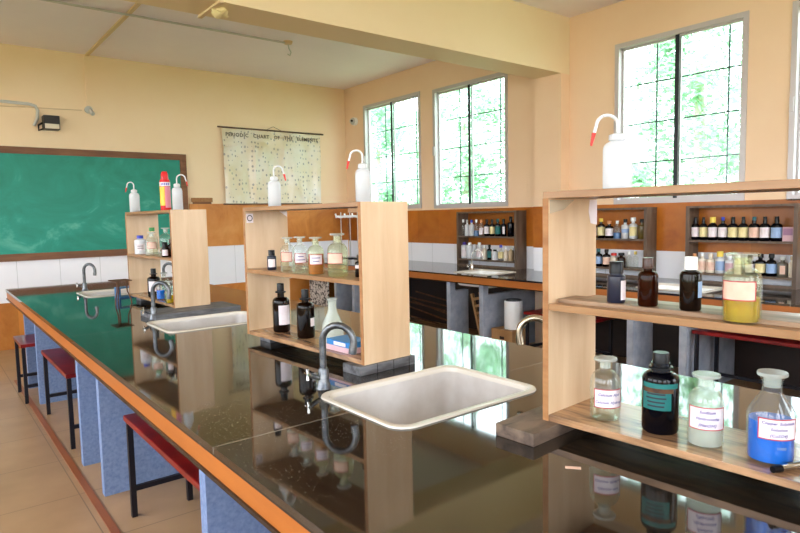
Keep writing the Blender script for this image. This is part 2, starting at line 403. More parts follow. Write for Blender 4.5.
def wall_window(n, y0, y1, z0, z1, ym, x=XR):
    f = B(); t = 0.018
    # trim standing a little proud of the plaster, then the outer frame in the reveal
    holed(f, 'x', (x-0.012, x+0.09), (y0-0.025, y1+0.025), (z0-0.025, z1+0.025), [(y0+t, y1-t, z0+t, z1-t)])
    w = struct('window_%d' % n, f, M['alu']); w['kind'] = 'structure'
    for k, (a, b, dx) in enumerate(((y0+t, ym+0.02, 0.02), (ym-0.02, y1-t, 0.05))):
        s = holed(B(), 'x', (x+dx, x+dx+0.025), (a, b), (z0+t, z1-t), [(a+0.018, b-0.018, z0+t+0.02, z1-t-0.02)])
        so = obj('sash', s, M['alu'], w)
        obj('pane', bx(x+dx+0.010, x+dx+0.015, a+0.015, b-0.015, z0+t+0.015, z1-t-0.015), M['pane'], so)
    obj('interlock', bx(x+0.016, x+0.019, ym-0.018, ym+0.02, z0+t, z1-t), M['alu_dark'], w)
    obj('latch', bx(x-0.03, x-0.012, y1-0.01, y1+0.02, (z0+z1)/2-0.08, (z0+z1)/2+0.04), M['alu'], w)
    g = B()
    for k in range(1, 4): box(g, x+0.115, x+0.125, y0, y1, z0+(z1-z0)*(k/4)-0.006, z0+(z1-z0)*(k/4)+0.006)
    for yy in ((y0+ym)/2-0.12, (ym+y1)/2-0.05): box(g, x+0.115, x+0.125, yy-0.006, yy+0.006, z0, z1)
    obj('grille', g, M['grille'], w)
for i, (y0, y1, z0, z1) in enumerate(WIN): wall_window(i+1, y0, y1, z0, z1, (y0+y1)/2)
for i, (y0, y1, z0, z1) in enumerate(LWIN):
    f = holed(B(), 'x', (XL-0.12, XL-0.05), (y0, y1), (z0, z1), [(y0+0.05, (y0+y1)/2-0.03, z0+0.05, z1-0.05), ((y0+y1)/2+0.03, y1-0.05, z0+0.05, z1-0.05)])
    struct('window_%d' % (i+5), f, M['alu'])
for i, (x0, x1, z0, z1) in enumerate(BWIN):
    f = holed(B(), 'y', (YB-0.12, YB-0.05), (x0, x1), (z0, z1), [(x0+0.05, (x0+x1)/2-0.03, z0+0.05, z1-0.05), ((x0+x1)/2+0.03, x1-0.05, z0+0.05, z1-0.05)])
    struct('window_%d' % (i+9), f, M['alu'])

# dado panels and tile bands
struct('wall_far_panel_upper', bx(2.97, XR-0.012, YF-0.025, YF, 1.10, 1.695), M['wains_far'])
struct('wall_far_panel_lower', bx(XL, XR-0.012, YF-0.02, YF, 0, 0.55), M['wains_far'])
struct('wall_far_tile_band', bx(XL, XR-0.012, YF-0.012, YF, 0.55, 1.10), M['white_tile'])
p = B()
for y0, y1 in ((YB, 4.044), (4.417, YF-0.03)): box(p, XR-0.012, XR, y0, y1, 1.09, 1.545)
box(p, 5.418, 5.43, 4.044, 4.417, 1.09, 1.545); box(p, 5.43, XR, 4.044, 4.056, 1.09, 1.545); box(p, 5.43, XR, 4.405, 4.417, 1.09, 1.545)
struct('wall_right_panel', p, M['wains_right'])
p = B()
for y0, y1 in ((YB, 4.048), (4.413, YF-0.03)): box(p, XR-0.008, XR, y0, y1, 0.83, 1.09)
box(p, 5.422, 5.43, 4.048, 4.413, 0.83, 1.09); box(p, 5.43, XR, 4.048, 4.056, 0.83, 1.09); box(p, 5.43, XR, 4.405, 4.413, 0.83, 1.09)
struct('wall_right_tile_band', p, M['white_tile'])
struct('trim_1', bx(0.628, 0.664, -1.5, 6.67, 0, 0.006), M['floor_strip'])

# outside
struct('ground', bx(-30, 40, -25, 40, -0.6, -0.4), M['earth'])
def tree(x, y, h, r, m, label):
    t = thing('tree', label, 'tree', (x, y, -0.4), 0, 'trees outside the windows')
    obj('trunk', tube(B(), [(0, 0, 0), (0.05, 0.03, h*0.35), (-0.05, 0.05, h*0.7)], [0.18, 0.13, 0.06]), M['bark'], t, smooth=True)
    bm = B(); cl = [(random.gauss(0, r*0.45), random.gauss(0, r*0.45), h*random.uniform(0.30, 0.98), random.uniform(0.35, 0.75)) for _ in range(80)]
    for cx, cy, cz, cr in cl:
        for _ in range(130):
            d = Vector((random.gauss(0, 1), random.gauss(0, 1), random.gauss(0, 1))).normalized()*cr*random.random()**0.5
            p0 = Vector((cx, cy, cz))+d; s = random.uniform(0.05, 0.11)
            a = Vector((random.gauss(0, 1), random.gauss(0, 1), random.gauss(0, .6))).normalized(); b = a.orthogonal().normalized()
            bm.faces.new([bm.verts.new(p0-a*s), bm.verts.new(p0+b*s*.5), bm.verts.new(p0+a*s), bm.verts.new(p0-b*s*.5)])
    obj('foliage', bm, m, t)
tree(11.0, 5.2, 6.4, 2.0, M['leaf'], 'leafy green tree seen through the big window nearest the pillar')
tree(11.8, 11.9, 6.2, 2.0, M['leaf'], 'leafy green tree seen through the window beyond the pillar')
tree(12.4, 16.6, 6.0, 1.9, M['leaf_pale'], 'pale green tree seen through the window nearest the room corner')
tree(10.6, 0.9, 6.2, 1.8, M['leaf_pale'], 'pale green tree outside the window at the frame edge')

# ------------------------------------------------------------------ far wall fittings
bb = thing('chalkboard', 'wide green chalkboard in a brown wooden frame on far wall', 'chalkboard', (0, YF-0.012, 0))
obj('writing_surface', bx(-0.85, 2.86, -0.022, -0.006, 1.12, 2.285), M['board'], bb)
obj('frame', holed(B(), 'y', (-0.036, 0), (-0.95, 2.945), (1.035, 2.365), [(-0.85, 2.86, 1.12, 2.285)]), M['frame_wood'], bb)

ch = thing('wall_chart', 'creased laminated periodic chart hanging from a rod on far wall', 'chart', (4.27, YF-0.03, 1.70))
def fold(u, v):
    d = 0.006*math.sin(u*19+v*1.5)+0.010*math.exp(-((u-0.30)/0.02)**2)*(0.3+0.7*v)+0.011*math.exp(-((u-0.60)/0.02)**2)*v+0.012*math.exp(-((u-0.62-0.36*(0.6-v))/0.03)**2)*max(0, 1-1.6*v)
    d += 0.012*math.exp(-((v-0.74-0.22*u)/0.03)**2)*max(0, 1-3.5*u)+0.003*math.sin(u*47)*math.sin(v*5)
    return d*(1-0.9*min(1, max(0, (v-0.74)/0.10)))
bm = B(); nx, nz = 120, 40; W, H = 1.60, 1.06
grid = []
for j in range(nz+1):
    row = []
    for i in range(nx+1):
        u, v = i/nx, j/nz
        x = (u-0.5)*W*(1-0.02*(1-v)); z = v*H; d = fold(u, v)
        row.append(bm.verts.new((x, -0.010-2.6*d, z)))
    grid.append(row)
for j in range(nz):
    for i in range(nx): bm.faces.new([grid[j][i], grid[j][i+1], grid[j+1][i+1], grid[j+1][i]])
obj('chart_sheet', bm, M['chart'], ch, smooth=True)
obj('rod', tube(B(), [(-0.86, -0.012, H+0.015), (0.86, -0.012, H+0.015)], 0.012), M['old_wood'], ch, smooth=True)
obj('rod', tube(B(), [(-0.82, -0.012, -0.008), (0.80, -0.012, -0.008)], 0.009), M['old_wood'], ch, smooth=True)
obj('hanging_string', tube(B(), [(-0.12, -0.012, H+0.02), (0.0, -0.008, H+0.075), (0.14, -0.012, H+0.02)], 0.003, 6), M['old_wood'], ch)
ws_ = [text_mesh(w_, 0.072, 0, 'LEFT') for w_ in ('PERIODIC', 'CHART', 'OF', 'THE', 'ELEMENTS')]
wd_ = [max(v.co.x for v in b_.verts) for b_ in ws_]; gap_ = 0.075; cur_ = -(sum(wd_)+4*gap_)/2
for b_, w_ in zip(ws_, wd_):
    bmesh.ops.subdivide_edges(b_, edges=[e for e in b_.edges if e.calc_length() > 0.02], cuts=2)
    for v in b_.verts:
        X_, Z_ = cur_+v.co.x, H-0.085+v.co.y; v.co = Vector((X_, -0.017-2.6*fold(X_/W+0.5, Z_/H), Z_))
    cur_ += w_+gap_
    obj('lettering', b_, M['chart_ink'], ch)

d = thing('chalk_duster', 'brown wooden chalkboard duster lying on the dado ledge', 'duster', (3.15, YF-0.013, 1.695), 0)
obj('handle', bx(-0.15, 0.15, -0.011, 0.011, 0.026, 0.085), M['ply_edge'], d, bevel=0.005)
obj('felt_pad', bx(-0.13, 0.13, -0.011, 0.011, 0, 0.026), M['frame_wood'], d)

s = thing('wall_speaker', 'small black box device on far wall above the chalkboard', 'speaker', (1.345, YF, 2.655))
obj('housing', bx(-0.085, 0.085, -0.14, 0, -0.08, 0.085), M['dark_plastic'], s, bevel=0.006)
obj('control_strip', bx(-0.075, 0.075, -0.143, -0.139, -0.07, -0.015), M['cream_plastic'], s)
obj('bracket', tube(B(), [(-0.085, -0.06, 0.0), (-0.13, -0.06, -0.03), (-0.13, -0.06, -0.09), (-0.085, -0.06, -0.07)], 0.012, 8), M['dark_plastic'], s, smooth=True)
o = obj('wall_pipe', tube(B(), [(-0.6, YF-0.03, 2.895), (1.13, YF-0.03, 2.868), (1.20, YF-0.03, 2.85), (1.222, YF-0.03, 2.80), (1.21, YF-0.03, 2.70), (1.175, YF-0.03, 2.62)], 0.018, 10), M['pipe_white'], smooth=True)
tag(o, 'grey plastic pipe running along far wall to the black box', 'pipe')
o = obj('wall_wire', tube(B(), [(-0.6, YF-0.006, 2.80), (0.85, YF-0.006, 2.822), (1.70, YF-0.006, 2.85)], 0.006, 6), M['conduit'])
tag(o, 'thin wire strung along the far wall to the lamp holder', 'wire')
lh = thing('lamp_holder', 'small white bulb holder at the bottom of the wall conduit', 'lamp holder', (1.775, YF, 2.84))
obj('mount', tube(B(), [(0, 0, 0.02), (0, -0.03, 0.02)], 0.045, 14), M['grey_plastic'], lh, smooth=True)
obj('socket', tube(B(), [(0.01, -0.03, 0.01), (0.03, -0.09, -0.04)], [0.028, 0.024], 12), M['grey_plastic'], lh, smooth=True)
o = obj('wall_conduit', bx(1.755, 1.795, YF-0.012, YF, 2.885, ZC), M['wall_far']); tag(o, 'cream cable conduit dropping down the far wall from the ceiling', 'conduit')
o = obj('ceiling_conduit', bx(1.77, 1.81, 4.41, YF-0.012, ZC-0.018, ZC), M['conduit']); tag(o, 'straight cream conduit on ceiling running from beam to far wall', 'conduit')
o = obj('ceiling_conduit', bx(-1.2, 3.50, 6.475, 6.505, ZC-0.032, ZC-0.018), M['grey_plastic']); tag(o, 'grey conduit crossing the ceiling ending in a wire hook', 'conduit')
for x in (-1.1, 0.6, 3.45):
    pass
h = thing('ceiling_hook', 'bent wire hook hanging from a ceiling rose above the room corner', 'hook', (3.55, 6.50, ZC))
obj('ceiling_rose', lathe(B(), [(0, 0), (0.055, 0), (0.045, -0.03), (0, -0.035)], 16), M['conduit'], h, smooth=True)
obj('wire', tube(B(), [(0, 0, -0.03), (0.01, 0, -0.08), (0.035, 0, -0.12), (0.02, 0, -0.16), (-0.01, 0, -0.145)], 0.007, 8), M['grey_plastic'], h, smooth=True)
o = obj('beam_conduit', bx(1.695, 1.725, 4.03, 4.43, 2.925, 2.94), M['conduit']); tag(o, 'short cream conduit crossing the underside of the beam', 'conduit')
bm = B(); bmesh.ops.create_icosphere(bm, subdivisions=3, radius=0.05)
for v in bm.verts: v.co = Vector((v.co.x*1.2+0.012*math.sin(v.co.y*90), v.co.y*1.1+0.01*math.sin(v.co.z*110), v.co.z*0.62+0.01*math.sin(v.co.x*100)))
o = obj('plaster_lump', bm, M['cream_paper'], loc=(1.765, 4.20, 2.914), smooth=True); tag(o, 'lumpy pale yellow plaster lump stuck under the beam', 'plaster')
cam = thing('security_camera', 'small white dome camera high on the window wall corner', 'camera', (XR, 8.10, 2.98))
obj('mount', tube(B(), [(0, 0, 0), (-0.05, 0, 0)], 0.062, 18), M['white_cap'], cam, smooth=True)
obj('dome', tube(B(), [(-0.05, 0, 0), (-0.08, -0.02, 0), (-0.10, -0.03, 0)], [0.055, 0.046, 0.02], 16), M['grey_plastic'], cam, smooth=True)
obj('lens', tube(B(), [(-0.09, -0.035, 0), (-0.108, -0.045, 0)], 0.018, 12), M['dark_plastic'], cam, smooth=True)

# ------------------------------------------------------------------ island bench
BT = 0.87
bench = thing('island_bench', 'long black granite lab bench with orange edge band and three sinks', 'bench', (0, 0, 0))
SINK = [(1.015, 1.645, 1.295, 1.765), (1.02, 1.645, 3.27, 3.745), (1.035, 1.65, 5.33, 5.82)]
def xl(y): return 0.562+(0.615-0.562)*max(0, y-0.5)/6.2
Y0, Y1 = -0.6, 6.67
bm = holed(B(), 'z', (BT-0.018, BT), (0.0, 1.0), (Y0, Y1), [])
bm.clear()
holes = [(a+0.018, b-0.018, c+0.018, d_-0.018) for a, b, c, d_ in SINK]
holed(bm, 'z', (BT-0.018, BT), (0.8, 2.0), (Y0, Y1), holes)
for xa, xb, f in ((0, 0.8, 1), (2.0, 2.13, 2)):
    if f == 1: v = [(xl(Y0), Y0), (0.8, Y0), (0.8, Y1), (xl(Y1), Y1)]
    else: v = [(2.0, Y0), (2.165, Y0), (2.125, Y1), (2.0, Y1)]
    lo = [bm.verts.new((x, y, BT-0.018)) for x, y in v]; hi = [bm.verts.new((x, y, BT)) for x, y in v]
    bm.faces.new(lo[::-1]); bm.faces.new(hi)
    for i in range(4): bm.faces.new([lo[i], lo[(i+1) % 4], hi[(i+1) % 4], hi[i]])
obj('worktop', bm, M['granite'], bench)
def ring(inset, z0, z1, w):
    bm = B()
    o = [(xl(Y0)+inset, Y0), (2.165-inset, Y0), (2.125-inset, Y1-inset), (xl(Y1)+inset, Y1-inset)]
    i_ = [(xl(Y0)+inset+w, Y0), (2.165-inset-w, Y0), (2.125-inset-w, Y1-inset-w), (xl(Y1)+inset+w, Y1-inset-w)]
    for k in range(3):
        q = (k+1, k+2) if k < 2 else (3, 0)
        a, b = q
        vs = [o[a], o[b], i_[b], i_[a]]
        lo = [bm.verts.new((x, y, z0)) for x, y in vs]; hi = [bm.verts.new((x, y, z1)) for x, y in vs]
        bm.faces.new(lo); bm.faces.new(hi)
        for j in range(4): bm.faces.new([lo[j], lo[(j+1) % 4], hi[(j+1) % 4], hi[j]])
    return bm
obj('edge_band', ring(0.006, BT-0.085, BT-0.026, 0.03), M['orange_band'], bench)
obj('upper_lip', ring(0.002, BT-0.026, BT-0.018, 0.04), M['dark_edge'], bench)
obj('lower_lip', ring(0.0, BT-0.097, BT-0.085, 0.04), M['dark_edge'], bench)
obj('underboard', bx(0.66, 2.06, Y0, Y1-0.05, BT-0.05, BT-0.04), M['dark_wood'], bench) if False else None
for ys in (-0.57, 0.05, 1.38, 1.98, 3.50, 4.03, 5.66, 6.28):
    poly = [(0.70, 0), (2.0, 0), (2.0, BT-0.018), (1.70, BT-0.018), (1.70, 0.60), (0.965, 0.60), (0.965, BT-0.018), (0.70, BT-0.018)]
    obj('support_slab', prism_xz(B(), poly, ys-0.028, ys+0.028), M['slab'], bench)
def sink_bowl(name, rect, z, depth, m, r=0.065, rim=0.024, parent=None):
    a, b, c, d_ = rect
    def loop(inset, zz, rr):
        pts = []
        x0, x1, y0, y1 = a+inset, b-inset, c+inset, d_-inset
        for cx, cy, s in ((x1-rr, y1-rr, 0), (x0+rr, y1-rr, 1), (x0+rr, y0+rr, 2), (x1-rr, y0+rr, 3)):
            for k in range(8):
                t = s*PI/2+k/7*PI/2; pts.append((cx+rr*math.cos(t), cy+rr*math.sin(t), zz))
        return pts
    bm = B()
    loops = [loop(0, z+0.0005, r), loop(0.002, z+0.006, r), loop(rim-0.006, z+0.0075, r*0.8), loop(rim, z+0.003, r*0.8), loop(rim+0.003, z-0.012, r*0.8), loop(rim+0.010, z-depth*0.8, r*0.8), loop(rim+0.022, z-depth*0.95, r*0.8), loop(rim+0.055, z-depth, r*0.8)]
    def skin(bm, loops, close):
        L = [[bm.verts.new(p) for p in q] for q in loops]
        for p_, q in zip(L, L[1:]):
            n = len(p_)
            for i in range(n): bm.faces.new([p_[i], p_[(i+1) % n], q[(i+1) % n], q[i]])
        if close: bm.faces.new(L[-1])
        return bm
    obj('rim', skin(bm, loops[:5], False), M['sink_rim'], parent, smooth=True)
    return obj('basin', skin(B(), loops[4:], True), m, parent, smooth=True)
SL = ['white rectangular sink nearest the camera between bench shelves', 'white sink in the bench between the middle and far shelves', 'white sink at the chalkboard end of the bench']
for rect, lab in zip(SINK, SL):
    t = thing('sink', lab, 'sink', (0, 0, 0), 0, 'sinks in the island bench')
    sink_bowl('sink', rect, BT, 0.21, M['ceramic'], parent=t)
    cx, cy = (rect[0]+rect[1])/2, (rect[2]+rect[3])/2
    obj('drain', lathe(B(), [(0, 0.002), (0.025, 0.003), (0.032, 0.0)], 18, (cx, cy, BT-0.21)), M['chrome'], t, smooth=True)

def faucet(x, y, z, direction, label, h=0.235, reach=0.115, m='chrome', group='swan-neck taps', vdeg=175, k=1.0):
    t = thing('swan_neck_tap', label, 'tap', (x, y, z), math.atan2(direction[1], direction[0]), group)
    R = reach/2
    obj('base', lathe(B(), [(0, 0), (0.028, 0), (0.025, 0.008), (0.0195, 0.03), (0.0185, 0.066), (0.0145, 0.074), (0, 0.074)], 16), M[m], t, smooth=True)
    pts = [(0, 0, 0.06), (0, 0, 0.12)]
    for q_ in range(0, 11):
        a = PI-q_/10*PI*1.04; pts.append((R+R*math.cos(a), 0, h-R-0.009+R*math.sin(a)))
    e = pts[-1]; pts.append((e[0]-0.003, 0, e[2]-0.02))
    obj('spout', tube(B(), pts, 0.0122*k, 14), M[m], t, smooth=True)
    obj('nozzle', tube(B(), [(e[0]-0.001, 0, e[2]-0.008), (e[0]-0.005, 0, e[2]-0.034)], 0.0142*k, 14), M[m], t, smooth=True)
    va = math.radians(vdeg)-math.atan2(direction[1], direction[0])
    ux, uy = math.cos(va), math.sin(va)
    obj('valve', tube(B(), [(0, 0, 0.034), (ux*0.03, uy*0.03, 0.044), (ux*0.055, uy*0.055, 0.056)], [0.010, 0.009, 0.009], 10), M[m], t, smooth=True)
    q = Vector((ux*0.06, uy*0.06, 0.058)); w = Vector((-uy, ux, 0))*0.02
    hb = tube(B(), [q-w, q-w*0.3, q+w*0.3, q+w], [0.006, 0.004, 0.004, 0.006], 8); tube(hb, [q+Vector((0, 0, -0.02)), q, q+Vector((0, 0, 0.02))], [0.006, 0.004, 0.006], 8)
    obj('cross_handle', hb, M['chrome_bright'], t, smooth=True)
    return t
faucet(1.092, 1.825, BT, (0.61, -0.79), 'grey swan-neck tap at the sink nearest the camera, middle shelf side')
faucet(1.760, 1.352, BT, (-0.61, 0.79), 'chrome swan-neck tap half hidden behind the nearest shelf panel', m='chrome_dull', vdeg=-20)
faucet(1.111, 3.848, BT, (0.61, -0.79), 'grey swan-neck tap in front of the far bench shelf')
faucet(1.129, 5.889, BT, (0.61, -0.79), 'grey swan-neck tap at the chalkboard end of the bench', h=0.246)
faucet(1.760, 5.41, BT, (-0.61, 0.79), 'swan-neck tap seen through the far bench shelf behind its bottles')

# ------------------------------------------------------------------ reagent shelves on the bench
TH = 0.018; SH0 = BT+0.035; SHT = 1.527; PLZ = 1.228; SW = 0.238; RZ = math.radians(3.2)
RZS = {'mid': RZ, 'near': RZ, 'far': math.radians(2.0)}; TOPS = {'mid': SHT, 'near': SHT, 'far': 1.541}
SHELF = {'mid': (1.304, 1.875, 0.93), 'far': (1.281, 3.968, 0.945), 'near': (1.368, 0.0965, 0.945)}
def on_shelf(which, u, v):
    x, y, L = SHELF[which]; c, s_ = math.cos(RZS[which]), math.sin(RZS[which])
    return x+u*c-v*s_, y+u*s_+v*c
def shelf(which, label):
    x, y, L = SHELF[which]
    t = thing('reagent_shelf', label, 'shelf', (x, y, SH0), RZS[which], 'open wooden shelves standing on the bench')
    H_ = TOPS[which]-SH0
    obj('side_panel', bx(0, SW, 0, TH, 0, H_), M['ply'], t, bevel=0.001)
    obj('side_panel', bx(0, SW, L-TH, L, 0, H_-TH), M['ply'], t, bevel=0.001)
    obj('top_board', bx(0, SW, TH, L, H_-TH, H_), M['ply_flat'], t, bevel=0.001)
    obj('middle_board', bx(0.0, SW, TH, L-TH, PLZ-SH0-TH, PLZ-SH0), M['ply_flat'], t, bevel=0.001)
    obj('bottom_board', bx(0, SW, TH, L-TH, 0, TH), M['worn'], t, bevel=0.001)
    for nm, p_ in (('near', bx(-0.0012, 0, 0.0, TH, 0, H_)), ('far', bx(-0.0012, 0, L-TH, L, 0, H_-TH))): obj('edge_strip', p_, M['ply_edge'], t)
    return t
t_mid = shelf('mid', 'pale plywood shelf in the middle of the bench holding brown bottles')
t_far = shelf('far', 'pale plywood shelf at the far end of the bench nearest chalkboard')
t_near = shelf('near', 'pale plywood shelf nearest the camera holding the blue solution bottle')
L_ = 0.93; H_ = SHT-SH0
# paper stickers and tape on the panels
st = obj('sticker', bx(0.008, 0.044, 0.93-TH-0.0012, 0.93-TH-0.0002, H_-0.075, H_-0.030), M['paper'], t_mid); st['label'] = 'white square sticker with round emblem'
bm = B()
for k in range(24):
    a0, a1 = 2*PI*k/24, 2*PI*(k+1)/24
    bm.faces.new([bm.verts.new((0.026+r*math.cos(a), 0.93-TH-0.0015, H_-0.052+r*math.sin(a))) for r, a in ((0.011, a0), (0.011, a1), (0.015, a1), (0.015, a0))])
obj('round_emblem', bm, M['ink_dark'], st)
bm = B(); v = [bm.verts.new(p) for p in ((0.19, 0.93-TH-0.001, H_-TH-0.002), (0.235, 0.93-TH-0.001, H_-TH-0.002), (0.235, 0.93-TH-0.001, H_-TH-0.03))]; bm.faces.new(v)
obj('paper_scrap', bm, M['paper'], t_mid)
LN = SHELF['near'][2]
bm = B(); v = [bm.verts.new(p) for p in ((0.20, LN-TH-0.001, H_-TH-0.003), (0.24, LN-TH-0.001, H_-TH-0.003), (0.24, LN-TH-0.001, H_-TH-0.075), (0.205, LN-TH-0.001, H_-TH-0.07), (0.195, LN-TH-0.001, H_-TH-0.035))]; bm.faces.new(v)
obj('paper_scrap', bm, M['paper'], t_near)
bm = B(); v = [bm.verts.new(p) for p in ((0.004, LN-TH-0.001, H_-TH-0.004), (0.12, LN-TH-0.001, H_-TH-0.004), (0.07, LN-TH-0.001, H_-TH-0.03), (0.004, LN-TH-0.001, H_-TH-0.04))]; bm.faces.new(v)
obj('clear_tape', bm, M['frost'], t_near)

def local_block(which, u0, u1, v0, v1, label, m, ox=0.0, split=0):
    x, y = on_shelf(which, 0, 0)
    t = thing('support_block', label, 'wooden block', (x, y, BT), RZS[which])
    obj('plank', bx(u0, u1, v0, v1, 0, 0.035), m, t, bevel=0.002)
    if split:
        for k in range(1, split+1):
            uu = u0+(u1-u0)*k/(split+0.4)
            obj('saw_groove', bx(uu-0.001, uu+0.001, v0-0.0006, v0+0.004, 0.0, 0.0355), M['dark_edge'], t)
    return t
local_block('mid', -0.03, 0.252, -0.013, 0.10, 'grey wooden block under the near end of the middle shelf', M['grey_wood'], split=3)
local_block('mid', 0.05, 0.20, 0.80, 0.90, 'wooden block under the far end of the middle shelf', M['grey_wood'])
local_block('far', -0.19, 0.36, -0.20, 0.09, 'long grey plank under the near end of the far shelf', M['grey_wood'])
local_block('far', 0.04, 0.20, 0.82, 0.92, 'wooden block under the far end of the far shelf', M['grey_wood'])
local_block('near', -0.112, 0.22, 0.895, 1.02, 'worn brown wooden plank sticking out under the nearest shelf', M['old_wood'])
local_block('near', 0.05, 0.20, 0.02, 0.10, 'wooden block under the hidden near end of the nearest shelf', M['old_wood'])
x, y = on_shelf('near', 0, 0)

# ------------------------------------------------------------------ bottles
CAMXY = Vector((0.0, 0.0))
def facing(x, y): return math.atan2(-y, -x)
def round_prof(r, h, neck=0.36, sh=0.60, nk=0.78, lip=0.0):
    pts = [(0, 0), (r*0.90, 0), (r, 0.03*h), (r, sh*h)]
    for k in range(1, 7):
        a = k/6*PI/2; pts.append((r*neck+(r-r*neck)*math.cos(a), sh*h+(nk-sh)*h*math.sin(a)))
    return pts
def cone_prof(r, h, neck=0.36, sh=0.5, nk=0.78):
    return [(0, 0), (r*0.92, 0), (r, 0.03*h), (r, sh*h), (r*0.97, (sh+0.04)*h), (r*neck*1.1, (nk-0.02)*h), (r*neck, nk*h)]
def add_label(parent, r, ang, half, z0, z1, paper, border=None, lines=None, size=0.010, bars=0, barmat='ink_dark', shear=0.3):
    lb = obj('label', arc_patch(B(), r+0.0006, ang-half, ang+half, z0, z1), M[paper], parent, smooth=True)
    if border:
        b = B(); w = 0.0022; e = w/r
        R_ = r+0.0011
        arc_patch(b, R_, ang-half, ang+half, z1-w, z1); arc_patch(b, R_, ang-half, ang+half, z0, z0+w)
        arc_patch(b, R_, ang-half, ang-half+e, z0, z1, 2); arc_patch(b, R_, ang+half-e, ang+half, z0, z1, 2)
        obj('label_border', b, M[border], lb)
    if lines:
        n = len(lines)
        for i, s_ in enumerate(lines):
            zz = z1-(z1-z0)*(i+0.75)/(n+0.5)
            obj('lettering', wrap(text_mesh(s_, size, shear), r+0.0012, ang, zz), M['ink'] if barmat == 'ink' else M[barmat], lb)
    if bars:
        b = B()
        for i in range(bars):
            zz = z1-(z1-z0)*(i+1)/(bars+1); hw = half*random.uniform(0.4, 0.75)
            arc_patch(b, r+0.0012, ang-hw, ang+hw, zz-(z1-z0)*0.04, zz+(z1-z0)*0.04, 6)
        obj('print', b, M[barmat], lb)
    return lb

def reagent_bottle(x, y, z, r, h, label, cat='bottle', group=None, shape='round', glass='clear', liq=None, fill=0.4, stopper='frost', neck=0.36, sh=0.56, nk=0.76, head=0.62, label_kw=None, name='reagent_bottle', closed=True):
    t = thing(name, label, cat, (x, y, z), 0, group)
    prof = (round_prof if shape == 'round' else cone_prof)(r, h, neck, sh, nk)
    top = [(r*neck, 0.90*h), (r*(neck+0.06), 0.915*h), (r*(neck+0.06), 0.93*h)]
    bodyp = prof+[(r*neck, 0.80*h)]+top
    inner = [(max(q-0.0025, 0), min(zz+0.003, zz+0.003)) for q, zz in reversed(prof[1:])]
    bm = lathe(B(), bodyp+[(r*neck-0.002, 0.93*h), (r*neck-0.002, 0.80*h)]+inner+[(0, 0.004)], 32)
    obj('body', bm, M[glass], t, smooth=True)
    if liq:
        lp = [(0, 0.0045), (r*0.88, 0.0045)]; zf = fill*h
        lp += [(max(q-0.0034, 0.001), zz) for q, zz in prof if 0.02*h < zz < zf]
        ri = r-0.0034
        for (q0, z0), (q1, z1) in zip(prof, prof[1:]):
            if z0 <= zf <= z1 and z1 > z0: ri = q0+(q1-q0)*(zf-z0)/(z1-z0)-0.0034
        lp += [(ri, zf), (0, zf)]
        obj('solution', lathe(B(), lp, 32), M[liq], t, smooth=True)
    if closed:
        sp = [(0, 0.83*h), (r*neck-0.0035, 0.83*h), (r*neck-0.0028, 0.93*h), (r*neck*0.9, 0.945*h), (r*head, 0.955*h), (r*head*1.04, 0.975*h), (r*head, 0.995*h), (0, h)]
        obj('stopper', lathe(B(), sp, 28), M[stopper], t, smooth=True)
    if label_kw: add_label(t, r, facing(x, y)+label_kw.pop('turn', 0), **label_kw)
    return t

def screw_bottle(x, y, z, r, h, label, group=None, glass='dark_amber', cap='black_cap', sh=0.60, nk=0.72, neck=0.5, capw=0.62, cap_h=0.20, paper=None, lz=(0.18, 0.52), half=1.0, turn=0.0, name='chemical_bottle', collar=None, shape='round', border=None, bars=0, seg=24, liq=None, cat='bottle'):
    t = thing(name, label, cat, (x, y, z), 0, group)
    prof = (round_prof if shape == 'round' else cone_prof)(r, h, neck, sh, nk)
    zc = h*(1-cap_h)
    bm = lathe(B(), prof+[(r*neck, zc+0.25*h*cap_h), (0, zc+0.25*h*cap_h)], seg)
    obj('body', bm, M[glass], t, smooth=True)
    if liq: obj('filling', lathe(B(), [(0, -0.0001), (r*1.004, -0.0001), (r*1.004, h*0.33), (0, h*0.33)], seg), M[liq], t, smooth=True)
    cw = r*capw
    obj('cap', lathe(B(), [(0, zc), (cw, zc), (cw, h*0.985), (cw*0.93, h), (0, h)], seg), M[cap], t, smooth=True)
    if collar:
        cz = zc; obj('collar', lathe(B(), [(r*neck, cz-0.035*h), (r*collar, cz-0.03*h), (r*collar, cz-0.005*h), (r*neck, cz)], seg), M[cap], t, smooth=True)
    if paper: add_label(t, r, facing(x, y)+turn, half, lz[0]*h, lz[1]*h, paper, border=border, bars=bars)
    return t

ZB = SH0+TH       # bottom boards
# nearest shelf, lower row
gN = 'bottles on the nearest bench shelf'
reagent_bottle(1.404, 0.905, ZB, 0.039, 0.165, 'clear stoppered bottle with red-edged label, beside shelf end panel', group=gN, liq='liq_water', fill=0.33, neck=0.42, head=0.74, sh=0.58, nk=0.78,
               label_kw=dict(half=1.0, z0=0.038, z1=0.088, paper='paper', border='red_line', lines=['Calcium Hyd', 'Calcium Hydrox'], size=0.0098, barmat='ink', turn=0.25))
b = screw_bottle(1.426, 0.764, ZB, 0.043, 0.198, 'large black plastic bottle with teal label on the nearest shelf', gN, 'black_glass', 'black_cap', sh=0.66, nk=0.76, neck=0.52, capw=0.45, cap_h=0.17, collar=0.66)
a = facing(1.426, 0.764)
lb = add_label(b, 0.043, a-0.25, 0.85, 0.062, 0.112, 'paper_teal', bars=4, barmat='ink_dark')
lt = obj('label', arc_patch(B(), 0.0437, a-1.1, a+1.1, 0.116, 0.128), M['paper_teal'], b, smooth=True)
obj('label_stripe', arc_patch(B(), 0.0442, a-1.05, a+0.7, 0.105, 0.116), M['rust'], lt)
